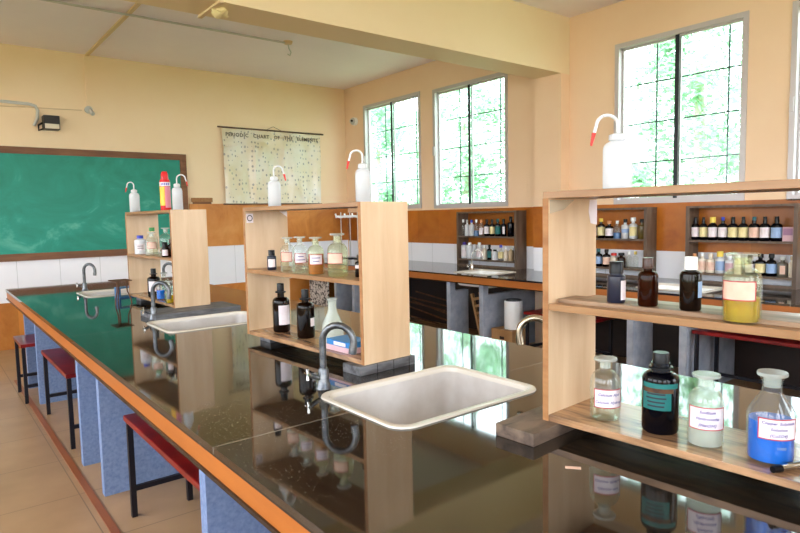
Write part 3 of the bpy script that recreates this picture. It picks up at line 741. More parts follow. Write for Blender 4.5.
reagent_bottle(1.416, 0.648, ZB, 0.039, 0.169, 'frosty stoppered bottle with cloudy white solution and red-edged label', group=gN, glass='cloudy', liq='liq_cloud', fill=0.45, neck=0.44, head=0.76, sh=0.60, nk=0.78,
               label_kw=dict(half=1.1, z0=0.045, z1=0.098, paper='paper', border='red_line', lines=['Sodium', 'Hydroxide', '(NaOH)'], size=0.0105, barmat='ink', turn=0.1))
bl = reagent_bottle(1.433, 0.515, ZB, 0.047, 0.196, 'conical-shouldered clear bottle half full of vivid blue copper sulphate solution', group=gN, shape='cone', liq='liq_blue', fill=0.47, neck=0.42, sh=0.52, nk=0.78, head=0.62, stopper='frost',
               label_kw=dict(half=0.85, z0=0.058, z1=0.104, paper='paper', border='red_line', lines=['Copper Sulphate', 'Solution', '(CuSO4)'], size=0.0088, barmat='ink', turn=0.32))
obj('volume_mark', wrap(text_mesh('1000', 0.009), 0.0476, facing(1.433, 0.515)+0.45, 0.040), M['frost'], bl)
pn = thing('metal_pen', 'black and silver pen lying beside the blue solution bottle', 'pen', (1.378, 0.474, ZB), math.radians(-23))
obj('barrel', tube(B(), [(0, 0, 0.0075), (0.09, 0, 0.0075)], 0.0075, 12), M['chrome_bright'], pn, smooth=True)
obj('cap', tube(B(), [(-0.022, 0, 0.0075), (0, 0, 0.0075)], [0.007, 0.0078], 12), M['black_cap'], pn, smooth=True)
obj('clip', bx(0.02, 0.06, -0.002, 0.002, 0.0145, 0.0165), M['chrome'], pn)
kr = obj('wire_ring', tube(B(), [(0.017*math.cos(k/20*2*PI), 0.017*math.sin(k/20*2*PI), 0.0025) for k in range(21)], 0.0025, 8, False), M['black_iron'], loc=(1.385, 0.422, ZB), smooth=True)
tag(kr, 'small dark wire ring lying on the nearest shelf by the pen', 'ring')
# nearest shelf, middle board
sl = thing('wooden_lath', 'long thin wooden slat lying under the dark bottles on the nearest shelf', 'slat', (*on_shelf('near', 0.035, 0.30), PLZ), RZ)
obj('strip', bx(0, 0.085, 0, 0.62, 0, 0.011), M['slat'], sl, bevel=0.001)
s2 = obj('wooden_lath', bx(0, 0.05, -0.22, 0.0, 0, 0.010), M['slat'], loc=(*on_shelf('near', 0.02, 0.245), PLZ)); s2.rotation_euler = (0, 0, RZ)
tag(s2, 'short wooden slat lying right of the yellow solution bottle', 'slat')
gP = 'bottles on the middle board of the nearest shelf'
zs = PLZ+0.011
screw_bottle(*on_shelf('near', 0.078, 0.825-1.04+1.04-0.0 if False else -0.168+0.99-0.0), zs, 0.0225, 0.105, 'small navy plastic bottle with black screw cap and white side label', gP, 'navy_plastic', 'black_cap', sh=0.62, nk=0.68, neck=0.72, capw=0.78, cap_h=0.28, paper='paper', lz=(0.08, 0.55), half=0.5, turn=1.0) if False else None
screw_bottle(1.392, 0.868, zs, 0.0225, 0.105, 'small navy plastic bottle with black screw cap and white side label', gP, 'navy_plastic', 'black_cap', sh=0.62, nk=0.68, neck=0.72, capw=0.78, cap_h=0.28, paper='paper', lz=(0.08, 0.55), half=0.5, turn=1.0)
screw_bottle(1.394, 0.783, zs, 0.0235, 0.118, 'amber glass bottle with brown cap on the wooden slat', gP, 'amber', 'brown_cap', sh=0.60, nk=0.73, neck=0.45, capw=0.56, cap_h=0.19, collar=0.60)
screw_bottle(1.400, 0.681, zs, 0.0235, 0.124, 'dark amber bottle with white screw cap on the wooden slat', gP, 'dark_amber', 'white_cap', sh=0.66, nk=0.74, neck=0.5, capw=0.62, cap_h=0.24, paper='paper_blue', lz=(0.25, 0.55), half=0.4, turn=1.1)
reagent_bottle(1.379, 0.560, PLZ, 0.038, 0.150, 'wide-mouthed stoppered bottle half full of yellow solution', group=gP, glass='green_glass', liq='liq_yellow', fill=0.36, neck=0.48, head=0.86, sh=0.62, nk=0.76, stopper='green_glass',
               label_kw=dict(half=0.95, z0=0.050, z1=0.092, paper='paper_peach', border='red_line', bars=2, barmat='paper_peach', turn=-0.22))
# wash bottles
def wash_bottle(x, y, z, r, h, ang, label, reach=0.055):
    t = thing('wash_bottle', label, 'wash bottle', (x, y, z), ang, 'plastic wash bottles on top of the bench shelves')
    hb = h*0.66
    obj('body', lathe(B(), round_prof(r, hb, 0.5, 0.80, 0.97)+[(r*0.5, hb), (0, hb)], 28), M['wash_plastic'], t, smooth=True)
    obj('cap', lathe(B(), [(0, hb), (r*0.62, hb), (r*0.60, hb+h*0.07), (r*0.3, hb+h*0.09), (0, hb+h*0.09)], 20), M['white_plastic'], t, smooth=True)
    pts = [(0, 0, hb+h*0.08)]; R_ = reach/2; zt = h-R_
    pts += [(0, 0, zt-0.01)]
    for k in range(11):
        a_ = PI-PI*k/10; pts.append((R_+R_*math.cos(a_), 0, zt+R_*0.95*math.sin(a_)))
    e = pts[-1]; pts.append((e[0]+0.006, 0, e[2]-0.02))
    obj('nozzle_tube', tube(B(), pts, 0.0042, 10), M['white_plastic'], t, smooth=True)
    obj('nozzle_tip', tube(B(), [(e[0]+0.006, 0, e[2]-0.018), (e[0]+0.013, 0, e[2]-0.05)], [0.0058, 0.003], 10), M['red_tip'], t, smooth=True)
    return t
LV = math.radians(141.6)   # towards picture left
wash_bottle(1.42, 0.885, SHT, 0.036, 0.190, LV, 'milky plastic wash bottle with red nozzle tip on the nearest shelf')
wash_bottle(1.43, 2.035, SHT, 0.031, 0.212, LV, 'plastic wash bottle with red tip at near end of middle shelf', reach=0.05)
wash_bottle(1.39, 2.735, SHT, 0.031, 0.200, LV+PI, 'plastic wash bottle on the middle shelf in front of the chart', reach=0.045)
wash_bottle(1.302, 4.84, 1.541, 0.036, 0.225, LV, 'white wash bottle in front of the chalkboard on the far shelf', reach=0.05)
wash_bottle(1.405, 4.19, 1.541, 0.034, 0.240, LV+PI, 'white wash bottle beside the red can on the far shelf', reach=0.06)
can = thing('spray_can', 'red aerosol fire extinguisher can with yellow print on the far shelf', 'can', (1.375, 4.345, 1.541))
a = facing(1.375, 4.345)
obj('body', lathe(B(), [(0, 0), (0.033, 0), (0.035, 0.008), (0.035, 0.20), (0.03, 0.215), (0, 0.215)], 24), M['can_red'], can, smooth=True)
obj('cap', lathe(B(), [(0, 0.215), (0.025, 0.215), (0.024, 0.25), (0.016, 0.27), (0, 0.272)], 20), M['can_red'], can, smooth=True)
lb = obj('label', arc_patch(B(), 0.0356, a-1.4, a-0.1, 0.035, 0.165), M['can_yellow'], can, smooth=True); lb['label'] = 'yellow printed patch'
lb = obj('label', arc_patch(B(), 0.0356, a-0.05, a+1.3, 0.02, 0.165), M['can_pink'], can, smooth=True); lb['label'] = 'pink printed patch'
lb = obj('label', arc_patch(B(), 0.0357, a-1.4, a+1.4, 0.168, 0.196), M['paper'], can, smooth=True); lb['label'] = 'white band with blue marks'
b_ = B()
for k in range(-2, 3): arc_patch(b_, 0.0362, a+k*0.35-0.1, a+k*0.35+0.1, 0.174, 0.190, 3)
obj('print', b_, M['blue_cap'], lb)

# middle shelf
gM = 'bottles on the middle bench shelf'
screw_bottle(1.363, 2.655, ZB, 0.041, 0.235, 'tall amber bottle with white label, farther of two on middle shelf', gM, 'dark_amber', 'black_cap', sh=0.62, nk=0.72, neck=0.4, capw=0.42, cap_h=0.16, collar=0.62, paper='paper', lz=(0.16, 0.56), half=0.75, turn=0.45, bars=0)
screw_bottle(1.375, 2.440, ZB, 0.041, 0.222, 'amber bottle with black dropper cap, nearer of two on middle shelf', gM, 'dark_amber', 'black_cap', sh=0.64, nk=0.74, neck=0.4, capw=0.42, cap_h=0.18, collar=0.62, paper='paper', lz=(0.25, 0.42), half=0.35, turn=0.9)
fl = thing('conical_flask', 'frosted conical glass flask behind the tap on the middle shelf', 'flask', (1.396, 2.243, ZB), 0, gM)
obj('body', lathe(B(), [(0, 0), (0.046, 0), (0.05, 0.006), (0.049, 0.055), (0.043, 0.09), (0.022, 0.135), (0.019, 0.15), (0.0185, 0.185), (0.025, 0.192), (0.024, 0.198), (0.016, 0.196), (0.016, 0.15), (0.04, 0.09), (0.046, 0.05), (0.046, 0.006), (0, 0.004)], 28), M['frost'], fl, smooth=True)
cb = thing('small_carton', 'small blue and white carton lying on the middle shelf behind tap', 'carton', (1.37, 2.085, ZB), RZ)
obj('body', bx(-0.052, 0.06, -0.085, 0.085, 0, 0.022), M['paper_pink'], cb, bevel=0.002)
obj('lid', bx(-0.05, 0.058, -0.083, 0.083, 0.022, 0.045), M['blue_box'], cb, bevel=0.002)
obj('white_print', bx(-0.0515, -0.049, -0.05, 0.03, 0.026, 0.040), M['paper'], cb)
sm = obj('wooden_lath', bx(0.165, 0.215, 0.10, 0.80, 0, 0.009), M['slat'], loc=(*on_shelf('mid', 0, 0), PLZ)); sm.rotation_euler = (0, 0, RZ)
tag(sm, 'thin wooden slat behind the clear bottles on the middle shelf', 'slat')
screw_bottle(1.315, 2.640, PLZ, 0.0215, 0.094, 'tiny navy bottle with black cap beside panel on middle shelf', gM, 'navy_plastic', 'black_cap', sh=0.66, nk=0.72, neck=0.66, capw=0.72, cap_h=0.26, paper='paper', lz=(0.15, 0.55), half=0.8)
lk = lambda pp, turn=0.0, z0=0.045, z1=0.088, bars=2, half=0.8: dict(half=half, z0=z0, z1=z1, paper=pp, border='red_line', bars=bars, barmat='ink', turn=turn)
reagent_bottle(1.335, 2.517, PLZ, 0.034, 0.157, 'clear stoppered bottle with stained peach label on middle shelf', group=gM, liq='liq_water', fill=0.3, neck=0.4, head=0.7, label_kw=lk('paper_peach', -0.2, bars=0))
reagent_bottle(1.328, 2.390, PLZ, 0.034, 0.162, 'clear stoppered bottle with pink-lined label, second of four', group=gM, liq='liq_water', fill=0.35, neck=0.4, head=0.72, label_kw=lk('paper', 0.1))
reagent_bottle(1.328, 2.252, PLZ, 0.036, 0.162, 'stoppered bottle half full of amber solution on middle shelf', group=gM, liq='liq_amber', fill=0.55, neck=0.4, head=0.72, glass='green_glass', label_kw=lk('paper', 0.0))
reagent_bottle(1.348, 2.112, PLZ, 0.043, 0.178, 'tallest clear stoppered bottle with orange-stained label on middle shelf', group=gM, liq='liq_water', fill=0.3, neck=0.4, head=0.68, glass='green_glass', label_kw=lk('paper_peach', -0.35, 0.055, 0.098, bars=0))
screw_bottle(1.40, 2.025, PLZ, 0.022, 0.09, 'small brown bottle peeping out behind the middle shelf panel', gM, 'dark_amber', 'black_cap', paper='paper', lz=(0.4, 0.55), half=1.2)

# far shelf
gF = 'bottles on the far bench shelf'
screw_bottle(1.305, 4.760, PLZ, 0.042, 0.138, 'white plastic bottle with blue cap on the far shelf', gF, 'white_plastic', 'blue_cap', sh=0.70, nk=0.80, neck=0.5, capw=0.55, cap_h=0.17, paper='paper', lz=(0.2, 0.55), half=0.8, bars=2)
reagent_bottle(1.30, 4.462, PLZ, 0.045, 0.165, 'clear stoppered bottle with pink label on the far shelf', group=gF, liq='liq_water', fill=0.3, neck=0.36, head=0.6, label_kw=lk('paper_peach', 0.0, 0.05, 0.095, bars=0, half=0.7))
screw_bottle(1.375, 4.70, PLZ, 0.04, 0.195, 'clear bottle with green cap behind others on the far shelf', gF, 'cloudy', 'green_cap', sh=0.6, nk=0.76, neck=0.36, capw=0.5, cap_h=0.14)
reagent_bottle(1.385, 4.42, PLZ, 0.045, 0.195, 'tall clear stoppered bottle at the back of the far shelf', group=gF, neck=0.36, head=0.62)
screw_bottle(1.30, 4.175, PLZ, 0.021, 0.10, 'small black-capped bottle with white label on the far shelf', gF, 'dark_amber', 'black_cap', sh=0.62, nk=0.66, neck=0.8, capw=0.85, cap_h=0.3, paper='paper', lz=(0.1, 0.5), half=1.0)
screw_bottle(1.345, 4.170, PLZ, 0.03, 0.12, 'brown-amber bottle half hidden at the near end of far shelf', gF, 'amber', 'brown_cap')
screw_bottle(1.33, 4.565, ZB, 0.044, 0.204, 'dark brown bottle with white label on the lower far shelf', gF, 'dark_amber', 'black_cap', sh=0.62, nk=0.72, neck=0.4, capw=0.42, cap_h=0.17, collar=0.62, paper='paper', lz=(0.2, 0.56), half=0.9)
reagent_bottle(1.315, 4.365, ZB, 0.030, 0.13, 'small stoppered bottle of dark blue solution on the far shelf', group=gF, liq='liq_blue', fill=0.5, neck=0.4, head=0.7)
reagent_bottle(1.34, 4.265, ZB, 0.030, 0.135, 'small stoppered bottle of green solution on the far shelf', group=gF, liq='liq_green', fill=0.3, neck=0.4, head=0.7)
reagent_bottle(1.305, 4.13, ZB, 0.029, 0.115, 'small stoppered bottle of yellow solution on the far shelf', group=gF, liq='liq_yellow', fill=0.45, neck=0.4, head=0.7)
reagent_bottle(1.42, 4.62, ZB, 0.035, 0.165, 'clear empty stoppered bottle behind the dark brown bottle', group=gF, neck=0.4, head=0.7)
reagent_bottle(1.42, 4.36, ZB, 0.035, 0.185, 'tall empty clear bottle behind the blue and green ones', group=gF, neck=0.4, head=0.7)

# bench-top apparatus near the far sink
tp = thing('tripod_stand', 'rusty square-topped tripod stand on bench beside the far shelf', 'tripod', (1.158, 4.80, BT), math.radians(3.2))
obj('top_plate', bx(-0.062, 0.062, -0.075, 0.075, 0.165, 0.171), M['rust'], tp)
for lx, ly in ((-0.045, -0.045), (0.045, -0.045), (0.0, 0.055)):
    obj('leg', tube(B(), [(lx*0.75, ly*0.75, 0.166), (lx*0.8, ly*0.8, 0.09), (lx*1.2, ly*1.2, 0.03), (lx*1.25, ly*1.25, 0.0)], 0.005, 8), M['rust'], tp, smooth=True)
rk = thing('test_tube_rack', 'blue plastic test tube rack on bench behind the tripod', 'rack', (1.300, 5.150, BT), math.radians(20))
obj('base', bx(-0.10, 0.10, -0.035, 0.035, 0, 0.012), M['blue_plastic'], rk)
obj('top_plate', holed(B(), 'z', (0.075, 0.085), (-0.10, 0.10), (-0.035, 0.035), [(-0.085+k*0.035, -0.063+k*0.035, -0.012, 0.012) for k in range(5)]), M['blue_plastic'], rk)
for lx in (-0.093, 0.093): obj('post', bx(lx-0.007, lx+0.007, -0.03, 0.03, 0.012, 0.075), M['blue_plastic'], rk)

# ------------------------------------------------------------------ stools under the bench
def stool(x0, x1, y0, y1, h, label, rz=0.0):
    cx, cy = (x0+x1)/2, (y0+y1)/2
    t = thing('stool', label, 'stool', (cx, cy, 0), rz, 'red-topped stools with black legs')
    hx, hy = (x1-x0)/2, (y1-y0)/2
    obj('seat', bx(-hx, hx, -hy, hy, h-0.028, h), M['red_seat'], t, bevel=0.004)
    for sx in (-1, 1):
        for sy in (-1, 1):
            obj('leg', bx(sx*(hx-0.02)-0.013, sx*(hx-0.02)+0.013, sy*(hy-0.03)-0.013, sy*(hy-0.03)+0.013, 0, h-0.028), M['black_iron'], t)
    for sy in (-1, 1): obj('crossbar', bx(-hx+0.033, hx-0.033, sy*(hy-0.03)-0.010, sy*(hy-0.03)+0.010, 0.13, 0.155), M['black_iron'], t)
    obj('crossbar', bx(hx-0.03, hx-0.01, -hy+0.043, hy-0.043, 0.13, 0.155), M['black_iron'], t)
    return t
stool(0.742, 1.06, 2.06, 3.17, 0.515, 'long red-topped stool under the bench nearest the camera')
stool(0.690, 1.01, 4.34, 5.33, 0.50, 'long red-topped stool under the bench, second from camera')
stool(0.600, 0.92, 5.71, 6.21, 0.495, 'red-topped stool sticking out at the chalkboard end of bench', 0)

# ------------------------------------------------------------------ window-wall counter
CZ, XC, CY0, CY1 = 0.83, 4.55, -1.2, 8.37
ct = thing('wall_counter', 'long dark counter with orange front band under the windows', 'counter', (0, 0, 0))
WS = [(4.68, 5.15, 4.40, 4.98), (4.70, 5.15, 2.20, 2.78)]
obj('worktop', holed(B(), 'z', (CZ-0.016, CZ), (XC, XR-0.16), (CY0, CY1), [(a+0.018, b-0.018, c+0.018, d_-0.018) for a, b, c, d_ in WS]), M['granite'], ct)
o = B()
for y0, y1 in ((CY0, 4.04), (4.42, CY1)): box(o, XR-0.16, XR-0.009, y0, y1, CZ-0.016, CZ)
obj('rear_ledge', o, M['granite'], ct)
obj('edge_band', bx(XC+0.006, XC+0.03, CY0, CY1, CZ-0.085, CZ-0.016), M['orange_band'], ct)
obj('lower_lip', bx(XC, XC+0.04, CY0, CY1, CZ-0.093, CZ-0.085), M['dark_edge'], ct)
for ys, xd in ((0.2, 5.5), (0.75, 5.5), (2.31, 5.5), (2.76, 4.95), (4.48, 5.5), (4.985, 4.92), (6.9, 5.5), (7.35, 5.5)):
    obj('support_slab', bx(XC+0.09, xd, ys-0.03, ys+0.03, 0, 0.60) if False else prism_xz(B(), [(XC+0.09, 0), (xd, 0), (xd, 0.62), (XC+0.165, 0.62), (XC+0.165, CZ-0.016), (XC+0.09, CZ-0.016)], ys-0.03, ys+0.03), M['counter_slab'], ct)
obj('back_board', bx(XR-0.05, XR-0.01, CY0, 4.04, 0.0, CZ-0.02), M['dark_wood'], ct); obj('back_board', bx(XR-0.05, XR-0.01, 4.42, CY1, 0.0, CZ-0.02), M['dark_wood'], ct)  # under-counter shade is put into the board colour
for rect, lab in zip(WS, ['white sink in the wall counter under the cabinet beyond pillar', 'white sink in the wall counter seen behind the amber bottles']):
    t = thing('sink', lab, 'sink', (0, 0, 0), 0, 'sinks in the wall counter')
    sink_bowl('sink', rect, CZ, 0.15, M['ceramic_white'], parent=t)
faucet(5.06, 4.985+0.045, CZ, (0.5, -0.86), 'thin chrome tap at the wall counter sink beyond pillar', h=0.235, reach=0.13, m='chrome_bright', k=0.55)

CAB = [(4.638, 5.622), (3.045, 4.0), (1.79, 2.675)]
CL = ['dark wooden wall cabinet of bottles beyond the pillar', 'dark wooden open cabinet of bottles just before the pillar', 'dark wooden open cabinet of bottles nearest the camera by the window wall']
CD = 5.385
for (y0, y1), lab in zip(CAB, CL):
    t = thing('bottle_cabinet', lab, 'cabinet', (0, 0, CZ), 0, 'open bottle cabinets standing on the wall counter')
    z1 = 1.508-CZ; zb = 0.92-CZ; zm = 1.207-CZ; xb = XR-0.014
    for a, b in ((y0, y0+0.03), (y1-0.03, y1)): obj('side_panel', bx(CD, xb, a, b, 0, z1), M['cab_wood'], t)
    obj('top_board', bx(CD, xb, y0+0.03, y1-0.03, z1-0.02, z1), M['cab_wood'], t)
    obj('shelf_board', bx(CD, xb, y0+0.03, y1-0.03, zm-0.018, zm), M['cab_wood'], t)
    obj('shelf_board', bx(CD, xb, y0+0.03, y1-0.03, zb-0.018, zb), M['cab_wood'], t)
    obj('bottom_rail', bx(CD+0.01, CD+0.03, y0+0.03, y1-0.03, 0.0, 0.022), M['cab_wood'], t)
# rows: (y, radius, height, glass, cap, label paper, words, extra)
def rowof(items, z, group, where):
    for i, it in enumerate(items):
        y, r, h, glass, cap, paper, words = it[:7]; kw = dict(it[7]) if len(it) > 7 else {}
        r = min(r, 0.043)
        kw.setdefault('sh', 0.62); kw.setdefault('lz', (0.14, 0.56)); kw.setdefault('capw', 0.52); kw.setdefault('cap_h', 0.18); kw.setdefault('neck', 0.4); kw.setdefault('half', 1.15)
        screw_bottle(5.452, y, z, r, h, words+' '+where, group, glass, cap, paper=paper, seg=18, **kw)
U, Lw = 1.207, 0.92
g1u = 'bottles on the upper shelf of the cabinet beyond the pillar'; g1l = 'bottles on the lower shelf of the cabinet beyond the pillar'
w1u, w1l = 'on upper shelf of cabinet beyond the pillar', 'on lower shelf of cabinet beyond the pillar'
rowof([(5.587-0.02, 0.027, 0.205, 'cloudy', 'white_cap', None, 'leftmost slim cloudy bottle with white cap'), (5.497, 0.031, 0.20, 'white_plastic', 'grey_plastic', None, 'second slim white bottle from the left'),
       (5.415, 0.032, 0.20, 'white_plastic', 'blue_cap', None, 'white bottle with blue-tinted cap'), (5.334, 0.030, 0.205, 'cloudy', 'white_cap', None, 'white-capped bottle with blue filling', dict(liq='liq_steel')),
       (5.250, 0.032, 0.20, 'cloudy', 'orange_cap', 'paper', 'cloudy bottle with beige cap and pale label', dict(lz=(0.1, 0.5))), (5.159, 0.034, 0.205, 'black_glass', 'black_cap', 'paper', 'dark bottle with big white label'),
       (5.071, 0.031, 0.205, 'dark_amber', 'black_cap', 'paper_cream', 'dark bottle with cream label'), (4.979, 0.036, 0.21, 'black_glass', 'teal_cap', 'paper_teal', 'dark bottle with green label and teal cap'),
       (4.887, 0.033, 0.205, 'black_glass', 'black_cap', 'paper', 'dark bottle with narrow white label', dict(half=0.4)), (4.775, 0.040, 0.235, 'black_glass', 'black_cap', None, 'tall plain black bottle')], U, g1u, w1u)
rowof([(5.55, 0.041, 0.205, 'white_plastic', 'purple_cap', 'paper', 'white canister with purple cap', dict(sh=0.78, nk=0.84)), (5.455, 0.045, 0.20, 'white_plastic', 'white_cap', None, 'wide white canister second from left', dict(sh=0.8, nk=0.86)),
       (5.372, 0.026, 0.18, 'white_plastic', 'white_cap', None, 'slim white bottle behind the tap'), (5.287, 0.040, 0.205, 'white_plastic', 'white_cap', 'paper', 'tall white bottle right of the tap'),
       (5.200, 0.032, 0.175, 'cream_plastic', 'white_cap', None, 'cream bottle in the middle'), (5.118, 0.030, 0.185, 'black_glass', 'black_cap', 'paper_teal', 'dark bottle with teal label'),
       (5.030, 0.042, 0.125, 'white_plastic', 'black_cap', None, 'squat white jug with black cap', dict(sh=0.8, nk=0.86)), (4.933, 0.036, 0.185, 'cloudy', 'blue_cap', 'paper_cream', 'clear bottle with blue cap and yellow label', dict(shape='cone', sh=0.4)),
       (4.853, 0.028, 0.165, 'cream_plastic', 'white_cap', None, 'beige bottle second from the right'), (4.775, 0.032, 0.175, 'beige_plastic', 'grey_plastic', None, 'rightmost tan bottle')], Lw, g1l, w1l)
g2u = 'bottles on the upper shelf of the cabinet before the pillar'; g2l = 'bottles on the lower shelf of the cabinet before the pillar'
w2u, w2l = 'on upper shelf of cabinet before the pillar', 'on lower shelf of cabinet before the pillar'
rowof([(3.666, 0.035, 0.19, 'dark_amber', 'red_tip', 'paper', 'dark bottle with red cap'), (3.576, 0.037, 0.20, 'dark_amber', 'yellow_cap', 'paper_cream', 'dark bottle with yellow cap'),
       (3.483, 0.040, 0.175, 'dark_amber', 'orange_cap', 'paper', 'brown bottle with peach cap'), (3.393, 0.036, 0.175, 'cloudy', 'white_cap', None, 'clear bottle filled with blue liquid', dict(liq='liq_steel', capw=0.4)),
       (3.307, 0.036, 0.19, 'white_plastic', 'black_cap', 'paper_blue', 'white bottle with black cap and blue label', dict(sh=0.68, lz=(0.3, 0.5))), (3.222, 0.038, 0.205, 'white_plastic', 'white_cap', 'paper_cream', 'tall white bottle with white cap', dict(capw=0.62)),
       (3.128, 0.041, 0.19, 'olive_glass', 'black_cap', None, 'dark olive jar')], U, g2u, w2u)
rowof([(3.687, 0.031, 0.17, 'black_glass', 'black_cap', 'paper', 'black bottle'), (3.602, 0.036, 0.18, 'black_glass', 'teal_cap', 'paper_blue', 'dark bottle with teal cap'),
       (3.512, 0.038, 0.175, 'dark_amber', 'black_cap', 'paper_peach', 'dark bottle with peach label'), (3.429, 0.034, 0.14, 'cream_plastic', 'red_tip', None, 'small cream jar with red cap', dict(capw=0.8)),
       (3.346, 0.038, 0.145, 'amber', 'black_cap', None, 'squat brown jar', dict(capw=0.8)), (3.262, 0.027, 0.16, 'cloudy', 'white_cap', None, 'slim clear bottle with white cap'), (3.195, 0.027, 0.165, 'cloudy', 'yellow_cap', None, 'slim clear bottle with yellow cap')], Lw, g2l, w2l)
g3u = 'bottles on the upper shelf of the nearest wall cabinet'; g3l = 'bottles on the lower shelf of the nearest wall cabinet'
w3u, w3l = 'on upper shelf of nearest wall cabinet', 'on lower shelf of nearest wall cabinet'
dk = dict(sh=0.56, nk=0.72, capw=0.36, cap_h=0.2)
ys = [2.618, 2.548, 2.468, 2.383, 2.300, 2.217, 2.132, 2.050, 1.963]
pp = ['paper', 'paper_cream', 'paper', 'paper', 'paper_cream', 'paper_cream', 'paper_peach', 'paper', 'paper_blue']
cp = ['black_cap', 'black_cap', 'yellow_cap', 'blue_cap', 'black_cap', 'black_cap', 'teal_cap', 'black_cap', 'black_cap']
gl = ['black_glass']*9
wd = ['leftmost dark bottle with white label', 'second dark bottle from left with cream label', 'dark bottle with big yellow cap', 'dark bottle with blue cap', 'dark bottle with cream label, left of centre', 'dark bottle with cream label, right of centre', 'dark bottle with orange and white label', 'dark white-labelled bottle beside the blue-labelled one', 'dark bottle with pale blue label']
rowof([(ys[i], [0.034, 0.034, 0.040, 0.039, 0.041, 0.039, 0.042, 0.040, 0.043][i], 0.20, gl[i], cp[i], pp[i], wd[i], dict(dk, capw=0.6, cap_h=0.24) if i == 2 else dk) for i in range(9)], U, g3u, w3u)
pb = thing('chemical_box', 'pinkish printed packet at the right end of nearest cabinet', 'packet', (5.452, 1.868, U), 0)
obj('body', bx(-0.035, 0.035, -0.040, 0.040, 0, 0.115), M['paper_pink'], pb, bevel=0.002)
obj('print', bx(-0.0365, -0.035, -0.034, 0.034, 0.05, 0.105), M['purple_cap'] if False else mat('mauve_print', (150, 110, 140), 0.5), pb)
rowof([(2.622, 0.031, 0.165, 'cream_plastic', 'orange_cap', 'paper', 'leftmost cream bottle'), (2.554, 0.033, 0.175, 'cream_plastic', 'white_cap', 'paper_peach', 'cream bottle behind the white-capped amber bottle', ), (2.480, 0.039, 0.17, 'cream_plastic', 'cream_plastic', 'paper_peach', 'beige-white bottle left of the yellow cap'),
       (2.400, 0.038, 0.19, 'white_plastic', 'yellow_cap', 'paper_blue', 'white bottle with big yellow cap', dict(capw=0.7, cap_h=0.24)), (2.322, 0.036, 0.165, 'white_plastic', 'white_cap', 'paper_pink', 'white bottle with pinkish label'), (2.253, 0.031, 0.165, 'cream_plastic', 'white_cap', None, 'cream bottle hidden behind the yellow solution'),
       (2.157, 0.036, 0.17, 'black_glass', 'black_cap', 'paper', 'dark bottle right behind the yellow solution bottle'), (2.076, 0.041, 0.18, 'black_glass', 'black_cap', 'paper_cream', 'dark bottle with cream and red label'), (1.994, 0.041, 0.185, 'black_glass', 'black_cap', 'paper_blue', 'dark bottle with blue and pink label', dict(sh=0.5)),
       (1.912, 0.039, 0.165, 'grey_glass', 'grey_plastic', 'paper_peach', 'grey-brown bottle with narrow label', dict(half=0.5)), (1.845, 0.024, 0.17, 'cream_plastic', 'beige_plastic', None, 'last pale bottle')], Lw, g3l, w3l)

# burette stands in the corner
for k, (x, y) in enumerate(((5.20, 8.02), (5.28, 7.89), (5.32, 7.74))):
    t = thing('burette_stand', ['burette stand with white clamp nearest the room corner', 'burette stand with white clamp, middle of three in the corner', 'burette stand with white clamp, nearest of three in the corner'][k], 'stand', (x, y, CZ), 0, 'burette stands on the counter in the corner')
    obj('base', bx(-0.05, 0.05, -0.06, 0.06, 0, 0.015), M['black_iron'], t)
    obj('rod', tube(B(), [(0, 0, 0.015), (0, 0, 0.72)], 0.007, 8), M['grey_plastic'], t, smooth=True)
    cl = tube(B(), [(-0.06, 0.05, 0.655), (0, 0, 0.645), (0.05, -0.05, 0.655)], [0.016, 0.022, 0.016], 8); tube(cl, [(-0.05, 0.05, 0.63), (-0.06, 0.06, 0.70)], 0.014, 8)
    obj('clamp', cl, M['white_cap'], t, smooth=True)

# under the counter
bxo = thing('cardboard_box', 'small cardboard box on the floor under the wall counter', 'box', (4.83, 4.25, 0), math.radians(0))
obj('carton', bx(-0.125, 0.125, -0.14, 0.15, 0, 0.27), M['cardboard'], bxo, bevel=0.003)
obj('tape', bx(-0.126, 0.126, -0.02, 0.025, 0.2695, 0.2715), M['tape'], bxo)
g = B()
for k in range(7): box(g, -0.1265, -0.1245, -0.09+k*0.028, -0.075+k*0.028, 0.10, 0.12)
box(g, -0.1265, -0.1245, -0.06, 0.06, 0.15, 0.158); box(g, -0.1265, -0.1245, -0.03, 0.03, 0.17, 0.20)
obj('print', g, M['dark_wood'], bxo)
cn = thing('white_drum', 'white cylindrical canister standing on the cardboard box', 'canister', (4.845, 4.215, 0.2715))
obj('body', lathe(B(), [(0, 0), (0.091, 0), (0.095, 0.01), (0.095, 0.285), (0.091, 0.295), (0, 0.295)], 28), M['white_cap'], cn, smooth=True)
obj('lid', lathe(B(), [(0, 0.295), (0.086, 0.295), (0.086, 0.306), (0.072, 0.31), (0.068, 0.302), (0, 0.302)], 28), M['chrome'], cn, smooth=True)
bm = B()
box(bm, -0.02, 0.02, -0.07, -0.045, 0, 0.62); box(bm, -0.02, 0.02, 0.045, 0.07, 0, 0.62)
for k in range(7): box(bm, -0.012, 0.012, -0.05, 0.05, 0.06+k*0.08, 0.09+k*0.08)
o = obj('wooden_rack', bm, M['cardboard'], loc=(4.86, 4.60, 0.002)); o.rotation_euler = (math.radians(-14), 0, math.radians(8)); tag(o, 'slatted wooden rack leaning between slabs under the wall counter', 'rack')
for k in range(9):
    y0 = 5.15+random.uniform(0, 0.3); z0 = 0.03+0.045*k
    o = obj('iron_rod', tube(B(), [(4.72+0.05*k, y0, z0), (4.75+0.055*k, y0+0.9, z0+random.uniform(-0.015, 0.12))], 0.010, 8), M['rust'], smooth=True)
    tag(o, 'rusty iron rod in the pile under the wall counter', 'rod', 'iron rods stacked under the wall counter')
